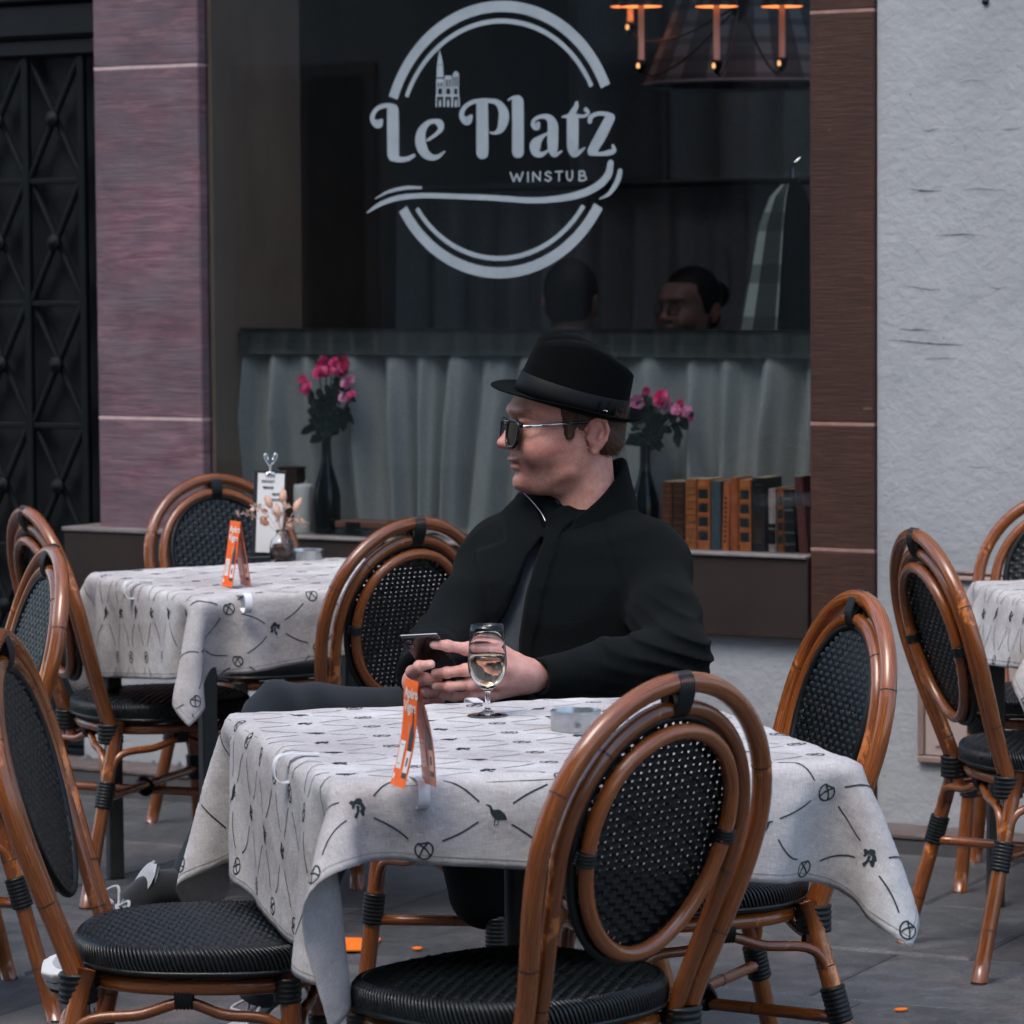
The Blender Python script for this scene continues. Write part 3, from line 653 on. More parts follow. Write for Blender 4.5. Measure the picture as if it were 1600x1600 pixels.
# ---- the street's other side, seen only mirrored in the pane
opp = thing('opposite_building', 'cream rendered town house with tall shuttered windows across the street', 'building', tuple(FO-FI*14.0+FE*(-4)), FA)
M['render'] = noisy('cream_render', (.55, .50, .44), (.66, .60, .52), 2, .9, .2, .3, .01)
g = MB(); box(g, (-16, -3, 0), (16, 0, 12.5)); obj('wall', g, M['render'], opp, smooth=False)
for i in range(10):
    for j in range(3):
        x_ = -14.2+i*3.1; z_ = .9+j*3.2
        g = MB(); box(g, (x_-.1, .001, z_-.1), (x_+1.2, .05, z_-.005)); box(g, (x_-.1, .001, z_+2.0), (x_+1.2, .05, z_+2.1)); box(g, (x_-.1, .001, z_), (x_-.005, .05, z_+1.999)); box(g, (x_+1.105, .001, z_), (x_+1.2, .05, z_+1.999)); box(g, (x_+.53, .01, z_), (x_+.57, .04, z_+1.999))
        fr_ = obj('window', g, M['hatch_trim'], opp, smooth=False)
        g = MB(); box(g, (x_, .002, z_), (x_+.529, .008, z_+1.999)); box(g, (x_+.571, .002, z_), (x_+1.1, .008, z_+1.999)); obj('pane', g, M['doorglass'], fr_, smooth=False)
# ------------------------------------------------------------------ rattan bistro chair
HW_, HT, W0, LEAN, YB = .2228, .9118, .168, .149, -.153
def back_y(z): return YB-LEAN*max(0, (z-.40))/(HT-.40)-.010*math.sin(math.pi*min(1, max(0, (z-.4)/(HT-.4))))
def loop(hw, ht, w0, z0, zm=.69, n=15):
    side = []
    for z in np.linspace(z0, zm, n, endpoint=False):
        k = (z-.40)/(zm-.40); k = max(0, min(1, k)); k = k*k*(3-2*k); side.append((w0+(hw-w0)*k, z))
    topa = [(hw*math.cos(a), zm+(ht-zm)*math.sin(a)) for a in np.linspace(0, math.pi, 33)]
    P_ = [(-x, z) for x, z in side]+[(x, z) for x, z in topa[::-1]]+side[::-1]
    return np.array([(x, back_y(z), z) for x, z in P_])
def node_ring(mb, P_, i, r, mat=1):
    t = nrm(P_[min(i+1, len(P_)-1)]-P_[max(i-1, 0)]); tube(mb, [P_[i]-t*.0011, P_[i]+t*.0011], r+.0005, 10, mat=mat)
def wrap(mb, a, b, r, turns=7, flat=1., up=None, n=14):
    a, b = V3(*a), V3(*b); m = turns*4+1; P_ = [a+(b-a)*i/(m-1) for i in range(m)]
    rr = [r*(.93+.07*abs(math.sin(math.pi*turns*i/(m-1))))*(1 if 0 < i < m-1 else .9) for i in range(m)]
    tube(mb, P_, rr, n, up=up, flat=flat)
def sup(t, e): return np.sign(t)*np.abs(t)**e
def seat_xy(a, k=1.0):
    c, s = math.cos(a), math.sin(a); e = .62 if s > 0 else .86
    return V3(.212*k*sup(c, e), .015+(.205 if s > 0 else .195)*k*sup(s, e if s > 0 else .9), 0)
def seat_half(y, k=1.0):
    """half width of the seat outline at depth y"""
    t = (y-.015)/((.205 if y > .015 else .195)*k)
    if abs(t) >= 1: return 0
    if y > .015: s = abs(t)**(1/.62); return .212*k*max(0, 1-s*s)**(.5*.62)
    s = abs(t)**(1/.9); return .212*k*max(0, 1-s*s)**(.5*.86)
def make_chair():
    t = thing('bistro_chair', None, 'chair')
    g = MB(); P_ = loop(HW_, HT, W0+.004, .345); tube(g, P_, .0150, 12)
    for i in (8, 19, 43, 54): node_ring(g, P_, i, .015)
    obj('outer_frame', g, [M['cane'], M['node']], t)
    g = MB(); P_ = loop(HW_-.042, HT-.036, W0-.025, .350); tube(g, P_, .0125, 12)
    for i in (5, 23, 50): node_ring(g, P_, i, .0125)
    obj('inner_frame', g, [M['cane'], M['node']], t)
    # woven oval
    zc, ph, pw = .688, .178, .150; up = nrm(V3(0, back_y(.84)-back_y(.54), .30)); pc = V3(0, back_y(zc)+.004, zc); nb = np.cross(V3(1, 0, 0), up)  # towards the back
    nb = -nb if nb[1] > 0 else nb
    def egg(a, kw, kh): return (kw*math.cos(a)*(1+.10*math.sin(a)), kh*math.sin(a))
    g = MB(); pit, row = .0150, .0108; nr = int(2*ph/row)
    for j in range(nr):
        v = -ph+row*(j+.7); q = 1-(v/ph)**2
        if q <= .01: continue
        h = pw*math.sqrt(q)*(1+.10*v/ph); n = max(4, int(2*h/pit*4)); X = np.linspace(-h, h, n); Y = .0030*np.sin(math.pi*X/pit+(j % 2)*math.pi)
        V = []
        for x, y in zip(X, Y):
            for dv, dy in ((-.0046, -.0006), (0, .0008), (.0046, -.0006)): V.append(pc+V3(1, 0, 0)*x+up*(v+dv)-nb*(y+dy))
        g.add(V, grid_faces(n, 3))
    k = int(pw/pit)+1
    for i in range(-k, k+1):
        x = (i+.5)*pit; q = 1-(x/pw)**2
        if q <= .02: continue
        h = ph*math.sqrt(q)*.985; V = []
        for v in np.linspace(-h, h, 14):
            for dx, dy in ((-.0056, 0), (0, .0007), (.0056, 0)): V.append(pc+V3(1, 0, 0)*(x+dx)+up*v-nb*dy)
        g.add(V, grid_faces(14, 3))
    pn = obj('woven_back', g, M['weave'], t)
    g = MB(); A = np.linspace(0, 2*math.pi, 48, endpoint=False)
    tube(g, [pc+V3(1, 0, 0)*egg(a, pw+.004, ph+.004)[0]+up*egg(a, pw+.004, ph+.004)[1] for a in A], .0075, 8, closed=True); obj('panel_rim', g, M['seatbody'], pn)
    g = MB(); tube(g, [pc+nb*.016+V3(1, 0, 0)*egg(a, pw-.010, ph-.012)[0]+up*egg(a, pw-.010, ph-.012)[1] for a in A], .0118, 10, closed=True)
    obj('back_ring', g, [M['cane'], M['node']], t)
    def wrapo(name, *a, **k):
        q_ = MB(); wrap(q_, *a, **k); obj(name, q_, M['binding'], t)
    for s in (-1, 1):
        x = s*(pw-.008); wrapo('binding', pc+nb*.014+V3(x, 0, 0)-up*.010-up*.005, pc+nb*.014+V3(x, 0, 0)+up*.006, .0165, 4)
        wrapo('binding', (s*(W0-.008), YB-.002, .372), (s*(W0-.008), YB-.002, .420), .031, 5, up=(1, 0, 0))
        wrapo('binding', (s*(W0+.004), .165, .375), (s*(W0+.004), .165, .415), .022, 5)
    zt = HT-.018; yt = back_y(zt); wrapo('binding', (-.016, yt, zt), (.016, yt, zt), .0185, 6, flat=1.95, up=up)
    def lower(s, f): return V3(s*(W0+.004+(.0616 if f < 0 else .032)*.40), (YB-.092*.40) if f < 0 else .165+.035*.40, .25)
    FEET = {(-1, -1): (-.2296, -.245), (1, -1): (.2296, -.245), (-1, 1): (-.204, .20), (1, 1): (.204, .20)}
    legs = {}
    for (s, f), ft in FEET.items():
        top = V3(s*(W0+.004), YB+.012 if f < 0 else .165, .425); bot = V3(ft[0], ft[1], 0); L = bot-top; legs[(s, f)] = (top, bot)
        at_z = lambda z: top+L*((.425-z)/.425)
        wrapo('binding', at_z(.285), at_z(.225), .0215, 8)
    for (s, f), (top, bot) in legs.items():
        q = MB(); P_ = np.array([top+(bot-top)*i/8 for i in range(9)]); tube(q, P_, np.linspace(.0158, .0168, 9), 12); node_ring(q, P_, 3 if s > 0 else 2, .0162); node_ring(q, P_, 6, .0166)
        tube(q, [bot+V3(0, 0, .0), bot+V3(0, 0, .004)], .0172, 10, mat=1); obj('leg', q, [M['cane'], M['node']], t)
    g = MB(); tube(g, [V3(*(seat_xy(a, .915)[:2]), .402) for a in np.linspace(0, 2*math.pi, 56, endpoint=False)], .0125, 10, closed=True); hoop = obj('seat_hoop', g, [M['cane'], M['node']], t)
    # braces: arches from the hoop to the legs
    L_ = {k_: v_[0]+(v_[1]-v_[0])*(.425-.262)/.425 for k_, v_ in legs.items()}
    mids = {'f': (V3(0, .196, .378), (-1, 1), (1, 1)), 'b': (V3(0, -.155, .378), (-1, -1), (1, -1)), 'l': (V3(-.188, .01, .378), (-1, -1), (-1, 1)), 'r': (V3(.188, .01, .378), (1, -1), (1, 1))}
    for k_, (mid, a, b) in mids.items():
        pa, pb = L_[a]+V3(0, 0, 0), L_[b]; q = MB()
        P_ = spline([pa, pa*.82+mid*.18+V3(0, 0, .062), pa*.35+mid*.65+V3(0, 0, .022), mid, pb*.35+mid*.65+V3(0, 0, .022), pb*.82+mid*.18+V3(0, 0, .062), pb], 36)
        tube(q, P_, .0088, 9); obj('brace', q, [M['cane'], M['node']], t)
        dx = nrm(pb-pa)*.014; wrapo('binding', mid-dx+V3(0, 0, .013), mid+dx+V3(0, 0, .013), .0165, 5, flat=1.5, up=(0, 0, 1))
    for z_, a, b in ((.232, (-1, -1), (1, 1)), (.249, (1, -1), (-1, 1))):
        f_ = lambda k_: legs[k_][0]+(legs[k_][1]-legs[k_][0])*(.425-z_)/.425
        q = MB(); P_ = np.array([f_(a)+(f_(b)-f_(a))*i/10 for i in range(11)]); tube(q, P_, .0105, 9); node_ring(q, P_, 3, .0105); node_ring(q, P_, 7, .0105); obj('stretcher', q, [M['cane'], M['node']], t)
    wrapo('binding', (-.030, -.010, .241), (.030, -.024, .241), .021, 7)
    # seat: dark body, woven top, slanting edge strands
    g = MB(); n = 64; rings = [(.90, .418), (.97, .417), (1.0, .424), (1.005, .440), (.995, .454), (.97, .4615), (.90, .4635), (.5, .4655), (.02, .466)]
    V = []
    for k_, z in rings:
        for i in range(n): p = seat_xy(2*math.pi*i/n, k_); V.append((p[0], p[1], z))
    g.add(V, [f[::-1] for f in grid_faces(len(rings), n, False, True)][::-1]+[list(range(n))]); st = obj('seat', g, M['seatbody'], t)
    g = MB(); row = .0100; pit = .0165
    for j in range(40):
        y = -.172+row*(j+.5)
        h = seat_half(y, .975)
        if h < .02: continue
        nn = max(5, int(2*h/pit*4)); X = np.linspace(-h, h, nn); e = np.clip((h-np.abs(X))/.02, 0, 1)
        rr_ = np.sqrt((X/.21)**2+((y-.015)/.2)**2)
        Z = .4664-.005*rr_**4-.0035*(1-e)**2+.0026*np.sin(math.pi*X/pit+(j % 2)*math.pi)
        V = []
        for x, z in zip(X, Z):
            for dy, dz in ((-.0043, -.0008), (0, .0009), (.0043, -.0008)): V.append((x, y+dy, z+dz))
        g.add(V, grid_faces(nn, 3))
    for i in range(-13, 13):
        x = (i+.5)*pit; V = []
        for y in np.linspace(-.165, .205, 22):
            if abs(x) < seat_half(y, .96): V.append(y)
        if len(V) < 3: continue
        ys = V; V = []
        for y in ys:
            rr_ = math.sqrt((x/.21)**2+((y-.015)/.2)**2)
            for dx, dz in ((-.0055, -.0003), (0, .0005), (.0055, -.0003)): V.append((x+dx, y, .4662-.004*rr_**4+dz))
        g.add(V, grid_faces(len(ys), 3))
    A = np.linspace(0, 2*math.pi, 1441); XY = np.array([seat_xy(a)[:2] for a in A]); S_ = np.r_[0, np.cumsum(np.linalg.norm(np.diff(XY, axis=0), axis=1))]
    m_ = 190
    for i in range(m_):
        s0 = S_[-1]*i/m_; P_ = []
        for ds, k_, z in ((0, .952, .4615), (.004, .985, .4590), (.009, 1.008, .452), (.013, 1.014, .440), (.018, 1.004, .428)):
            s1 = (s0+ds) % S_[-1]; q = V3(np.interp(s1, S_, XY[:, 0]), np.interp(s1, S_, XY[:, 1]), 0); c_ = V3(0, .015, 0); q = c_+(q-c_)*k_; P_.append(V3(q[0], q[1], z))
        tube(g, P_, .0029, 5, caps=False)
    tube(g, [V3(*((XY[i]-V3(0, .015, 0)[:2])*1.012+V3(0, .015, 0)[:2]), .4255) for i in range(0, 1440, 12)], .0042, 6, closed=True)
    obj('seat_weave', g, M['weave'], st)
    return t
chair0 = make_chair(); first_ = [True]
def chair(x, y, deg, label, tilt=(0, 0)):
    o = chair0 if first_[0] else copy_tree(chair0); first_[0] = False
    o.location = (x, y, 0); o.rotation_euler = (0, 0, R(deg)); o['label'] = label; o['group'] = 'rattan bistro chairs on the terrace'; return o
T1C, T1R = V3(.018, 5.63, 0), R(15)
chair(.016, 5.165, 44.9, 'rattan chair showing its back, drawn up to the wine glass table')
chair(1.142, 7.676, -76.7, 'rattan chair seen from behind against the white wall and beige hatch')
chair(.305, 6.10, 106, 'rattan chair tucked under the wine glass table in front of the brown stone pillar')
chair(-.500, 5.60, -93, 'rattan chair whose wide black seat reaches under the lowest hanging cloth tip')
chair(-.872, 8.66, -65, 'scuffed rattan chair seen from behind, pushed sideways against the menu board table')
chair(-.648, 9.56, 212.0, 'rattan chair behind the menu board table, in front of the pink pillar')
chair(-.405, 8.30, 39.8, 'rattan chair seen from behind beside the seated man, below the flower bottle')
chair(-1.216, 7.222, 109.2, 'rattan chair at the picture edge, overlapped by the chair with the wide seat')
chair(1.30, 8.62, 165, 'rattan chair showing only its rounded back edge above the cut off table')
chair(-.015, 6.87, 130, 'rattan chair the man in the black coat sits on')
# ------------------------------------------------------------------ tablecloths, settled over their tables
def drape(w_, d_, cw, cd, ox, oy, wind, seed, n=66, steps=300, rot=0):
    r = np.random.default_rng(seed); nx, ny = n, int(n*cd/cw); dx = cw/(nx-1); dy = cd/(ny-1)
    X = np.linspace(-cw/2, cw/2, nx)+ox; Y = np.linspace(-cd/2, cd/2, ny)+oy
    P_ = np.zeros((nx, ny, 3)); P_[..., 0] = X[:, None]; P_[..., 1] = Y[None]; P_[..., 2] = .004; c_, s_ = math.cos(rot), math.sin(rot); P_[..., :2] = np.stack([P_[..., 0]*c_-P_[..., 1]*s_, P_[..., 0]*s_+P_[..., 1]*c_], -1)
    out = (np.abs(P_[..., 0]) > w_/2) | (np.abs(P_[..., 1]) > d_/2)
    P_[..., 2] += out*r.uniform(0, .004, (nx, ny)); Q = P_.copy(); dt = 1/90.
    dg = math.hypot(dx, dy)
    cons = [((1, 0), dx, 1.), ((0, 1), dy, 1.), ((1, 1), dg, .55), ((1, -1), dg, .55), ((2, 0), 2*dx, .10), ((0, 2), 2*dy, .10), ((4, 0), 4*dx, .03), ((0, 4), 4*dy, .03)]
    th = .0035; rad = .012; pin = (np.abs(P_[..., 0]) < w_/2-.04) & (np.abs(P_[..., 1]) < d_/2-.04); P0 = P_.copy()
    P0[..., 2] = th
    for s in range(steps):
        vel = (P_-Q)*.975; Q = P_.copy(); f = np.zeros_like(P_); f[..., 2] = -9.8
        f += V3(*wind)*(1+.5*math.sin(s*.05+seed)); P_ = P_+vel+f*dt*dt
        for it in range(14):
            for (a, b), L, k in cons:
                for par in (0, 1):
                    if b >= 0:
                        A = P_[:nx-a, :ny-b] if (a or b) else P_; B_ = P_[a:, b:]
                    else: A = P_[:nx-a, -b:]; B_ = P_[a:, :ny+b]
                    if a >= abs(b): st = max(a, 1); sl = [i for i in range(A.shape[0]) if (i//st) % 2 == par]; A_ = A[sl]; Bq = B_[sl]
                    else: st = b; sl = [i for i in range(A.shape[1]) if (i//st) % 2 == par]; A_ = A[:, sl]; Bq = B_[:, sl]
                    D = Bq-A_; l = np.sqrt((D*D).sum(-1))+1e-9; c = (.5*k*(l-L)/l)[..., None]*D
                    if k < 1: c = c
                    if a >= abs(b): A[sl] = A_+c; B_[sl] = B_[sl]-c
                    else: A[:, sl] = A_+c; B_[:, sl] = B_[:, sl]-c
            # table board: rounded slab
            q = P_.copy(); cx = np.clip(q[..., 0], -w_/2+rad, w_/2-rad); cyy = np.clip(q[..., 1], -d_/2+rad, d_/2-rad); cz = np.clip(q[..., 2], -.028+rad*0, -rad)
            c = np.stack([cx, cyy, cz], -1); D = q-c; l = np.sqrt((D*D).sum(-1)); m = (l < rad+th)
            ins = m & (l < 1e-6); D[ins] = (0, 0, 1); l[ins] = 1
            P_[m] = c[m]+D[m]/l[m][:, None]*(rad+th)
            Q[m] = Q[m]*.5+P_[m]*.5      # friction
            P_[pin] = P0[pin]; Q[pin] = P0[pin]
    return P_
def upsample(G, k):
    def ax(G):
        n = G.shape[0]; T = np.linspace(0, n-1, (n-1)*k+1); i = np.minimum(T.astype(int), n-2); f = (T-i)[:, None, None]
        g = lambda j: G[np.clip(j, 0, n-1)]
        a, b, c, d = g(i-1), g(i), g(i+1), g(i+2)
        return .5*((2*b)+(-a+c)*f+(2*a-5*b+4*c-d)*f*f+(-a+3*b-3*c+d)*f**3)
    G = ax(G); return np.swapaxes(ax(np.swapaxes(G, 0, 1)), 0, 1)
def motif(kind):
    if kind == 0:
        t = np.linspace(0, 2*math.pi, 26)
        return [[(.46*math.sin(a)*(1+.08*math.cos(a)), .44*math.cos(a)-.07*(1 if math.cos(a) > .9 else 0), .045) for a in t], [(-.30, -.34, .045), (-.12, -.02, .045), (.22, .34, .045)], [(.30, -.34, .045), (.14, 0, .045), (-.22, .34, .045)]]
    if kind == 1:   # stork
        return [[(-.50, .30, .02), (-.30, .26, .05), (-.22, .12, .07), (-.1, 0, .15), (.12, -.06, .24), (.38, -.12, .16), (.58, -.22, .03)], [(.05, -.2, .025), (.02, -.42, .025), (.05, -.58, .02)], [(.15, -.2, .025), (.2, -.42, .02), (.14, -.56, .02)]]
    return [[(-.34, .12, .10), (-.30, .14, .19), (-.16, .08, .14)], [(.0, .42, .1), (.02, .30, .20), (.0, .14, .12)], [(.32, .14, .1), (.26, .1, .19), (.12, .05, .13)], [(-.02, .1, .09), (-.04, -.18, .07), (-.22, -.46, .09)], [(.12, -.06, .1), (.24, -.2, .12), (.3, -.34, .05)]]
def cloth(name, label, C, rz, w_, d_, cw, cd, ox, oy, wind, seed, tilt=0, top=.748, pho=(0, 0), rot=0):
    G = upsample(drape(w_, d_, cw, cd, ox, oy, wind, seed, rot=R(rot)), 2); nx, ny = G.shape[:2]
    du, dv_ = np.gradient(G, axis=0), np.gradient(G, axis=1); N_ = nrm(np.cross(du, dv_))
    U_ = np.stack(np.meshgrid(np.linspace(0, cw, nx), np.linspace(0, cd, ny), indexing='ij'), -1)
    on_top = (np.abs(G[..., 0]) < w_/2-.02) & (np.abs(G[..., 1]) < d_/2-.02)
    U3 = np.concatenate([U_, U_[..., :1]*0], -1)
    wr = .0013*snoise(U3, 48, seed)+.0009*snoise(U3, 105, seed+1)+.0011*np.clip(1-np.abs(snoise(U3, 22, seed+9))*5, 0, 1); wr = np.where(on_top, np.abs(wr)*.8, wr)
    eb = np.minimum(np.minimum(U_[..., 0], cw-U_[..., 0]), np.minimum(U_[..., 1], cd-U_[..., 1]))
    wr = wr+.0004*np.exp(-(eb/.014)**2)*np.sin((U_[..., 0]+U_[..., 1])*210+2*np.sin(U_[..., 0]*31)); wr = wr+np.where(on_top, 0, .0035)*snoise(U3, 17, seed+5)
    G = G+N_*wr[..., None]; du, dv_ = np.gradient(G, axis=0), np.gradient(G, axis=1); N_ = nrm(np.cross(du, dv_))
    mb = MB(); V = G.reshape(-1, 3); W_ = (G-N_*.0012).reshape(-1, 3); n0 = len(V); F = grid_faces(nx, ny)
    rim = []
    for i in range(nx-1): rim += [(i*ny, i*ny+n0, (i+1)*ny+n0, (i+1)*ny), ((i+1)*ny+ny-1, (i+1)*ny+ny-1+n0, i*ny+ny-1+n0, i*ny+ny-1)]
    for j in range(ny-1): rim += [(j+1, j+1+n0, j+n0, j), ((nx-1)*ny+j, (nx-1)*ny+j+n0, (nx-1)*ny+j+1+n0, (nx-1)*ny+j+1)]
    mb.add(np.vstack([V, W_]), F+[tuple(i+n0 for i in f[::-1]) for f in F]+rim, 0, np.vstack([U_.reshape(-1, 2)]*2))
    lay = [0]
    def place(u, v, off):
        a = min(max(u/cw*(nx-1), 0), nx-1.001); b = min(max(v/cd*(ny-1), 0), ny-1.001); i, j = int(a), int(b); f, g = a-i, b-j
        p = G[i, j]*(1-f)*(1-g)+G[i+1, j]*f*(1-g)+G[i, j+1]*(1-f)*g+G[i+1, j+1]*f*g
        n_ = N_[i, j]*(1-f)*(1-g)+N_[i+1, j]*f*(1-g)+N_[i, j+1]*(1-f)*g+N_[i+1, j+1]*f*g
        return p+n_*off
    def stroke(pts):
        lay[0] += 1; off = .0006+.00006*(lay[0] % 4)
        pts = [p for p in pts if 0.004 < p[0] < cw-.004 and .004 < p[1] < cd-.004]
        if len(pts) < 2: return
        ribbon(mb, pts, lambda u, v: place(u, v, off), cap=False, n=max(5, len(pts)*2), hmin=.0002)
    A_, B_ = .101, .059; r = random.Random(seed); m0 = len(mb.f)
    for i in range(-1, int(cw/A_)+2):
        for j in range(-1, int(cd/B_)+2):
            if (i+j) % 2: continue
            cx, cyy = i*A_+pho[0], j*B_+pho[1]; kd = 0 if j % 2 == 0 else (1 if (i+j)//2 % 2 else 2)
            s_ = .0275 if kd == 0 else .031; fl = r.choice((-1, 1)); an = r.uniform(-.25, .25); ca_, sa_ = math.cos(an), math.sin(an)
            for st in motif(kd):
                if kd == 0 and len(st) > 5: st = spline(st, 26)
                stroke([(cx+s_*(fl*x*ca_-y*sa_), cyy+s_*(fl*x*sa_+y*ca_), h*s_) for x, y, h in st])
            for sj in (-1, 1):
                x1, y1 = cx+A_, cyy+sj*B_; bow = r.uniform(-.004, .004)*(2 if r.random() < .25 else 1); P_ = []
                for t in np.linspace(.25, .76, 9):
                    o_ = bow*math.sin((t-.25)/.51*math.pi*1.0)
                    P_.append((cx+A_*t-o_*sj*.5, cyy+sj*B_*t+o_, .00115))
                stroke(P_)
    for k in range(m0, len(mb.f)): mb.m[k] = 1
    m1 = len(mb.f); e_ = .013      # stitched hem
    for a, b in (((e_, e_), (cw-e_, e_)), ((cw-e_, e_), (cw-e_, cd-e_)), ((cw-e_, cd-e_), (e_, cd-e_)), ((e_, cd-e_), (e_, e_))):
        stroke([(a[0]+(b[0]-a[0])*t, a[1]+(b[1]-a[1])*t, .00055) for t in np.linspace(0, 1, 60)])
    for k in range(m1, len(mb.f)): mb.m[k] = 3
    nf = (nx-1)*(ny-1)
    for k in range(nf, 2*nf): mb.m[k] = 2
    o = obj(name, mb, [M['linen'], M['print'], M['linen_back'], M['hem_thread']]); o.location = (C[0], C[1], top); o.rotation_euler = (0, R(tilt), rz)
    return tag(o, label, 'tablecloth')
def table(label, C, rz, w_, d_, kind, tilt=0):
    t = thing('terrace_table', label, 'table', (C[0], C[1], 0), rz)
    g = MB(); a_, b_, rc = w_/2-.004, d_/2-.004, .035; prism(g, [(sx*(a_-rc)+rc*math.cos(q), sy*(b_-rc)+rc*math.sin(q)) for sx, sy, q0 in ((1, 1, 0), (-1, 1, 90), (-1, -1, 180), (1, -1, 270)) for q in np.radians(np.linspace(q0, q0+90, 6))], .722, .7455, axes=(0, 1, 2)); b = obj('tabletop', g, M['blackmetal'], t, smooth=False); b.rotation_euler = (0, R(tilt), 0)
    b.location = (-.748*math.sin(R(tilt)), 0, .748*(1-math.cos(R(tilt))))
    if kind == 'pedestal':
        g = MB(); lathe(g, [(.055, .03), (.040, .06), (.034, .2), (.034, .6), (.05, .68), (.055, .70)], 20); obj('column', g, M['blackmetal'], t)
        g = MB(); box(g, (-.2, -.03, .70), (.2, .03, .7185), bev=.003); box(g, (-.03, -.2, .690), (.03, .2, .6995), bev=.003); obj('bracket', g, M['blackmetal'], t, smooth=False)
        for k in range(4):
            a = k*math.pi/2+math.pi/4; g = MB(); tube(g, [(.04*math.cos(a), .04*math.sin(a), .05), (.18*math.cos(a), .18*math.sin(a), .035), (.30*math.cos(a), .30*math.sin(a), .013)], [.020, .016, .012], 10); obj('foot', g, M['blackmetal'], t)
    else:
        for sx_ in (-1, 1):
            for sy_ in (-1, 1):
                g = MB(); x, y = sx_*(w_/2-.05), sy_*(d_/2-.05); box(g, (x-.018, y-.018, 0), (x+.018, y+.018, .71), bev=.003); obj('leg', g, M['blackmetal'], t, smooth=False)
    return t
T2R = R(24); T2C = V3(-.714, 8.06, 0)+V3(math.cos(T2R), math.sin(T2R), 0)*.36+V3(-math.sin(T2R), math.cos(T2R), 0)*.40
T3R = R(6); T3C = V3(1.13, 7.62, 0)+V3(math.cos(T3R), math.sin(T3R), 0)*.40+V3(-math.sin(T3R), math.cos(T3R), 0)*.36
table('terrace table on a central column carrying the wine glass', T1C, T1R, .80, .88, 'pedestal')
table('terrace table on four black legs carrying the menu board', T2C, T2R, .72, .80, 'legs', -.8)
table('terrace table cut by the picture edge in front of the beige hatch', T3C, T3R, .80, .72, 'legs')
cloth('tablecloth', 'pretzel print linen cloth under the wine glass, its corners hanging low over the rattan chairs', T1C, T1R, .80, .88, 1.26, 1.20, -.025, .025, (0, 0, 0), 4, pho=(.03, .02), rot=-5.5)
cloth('tablecloth', 'pretzel print linen cloth under the menu board and dried flowers', T2C, T2R, .72, .80, 1.13, 1.08, .0, .0, (0, 0, 0), 8, rot=5, tilt=-.8, top=.748, pho=(.05, .03))
cloth('tablecloth', 'pretzel print linen cloth running out of the picture beside the beige hatch', T3C, T3R, .80, .72, 1.10, 1.0, .0, .0, (-1.5, 0, 0), 11, rot=4, pho=(.01, .04))
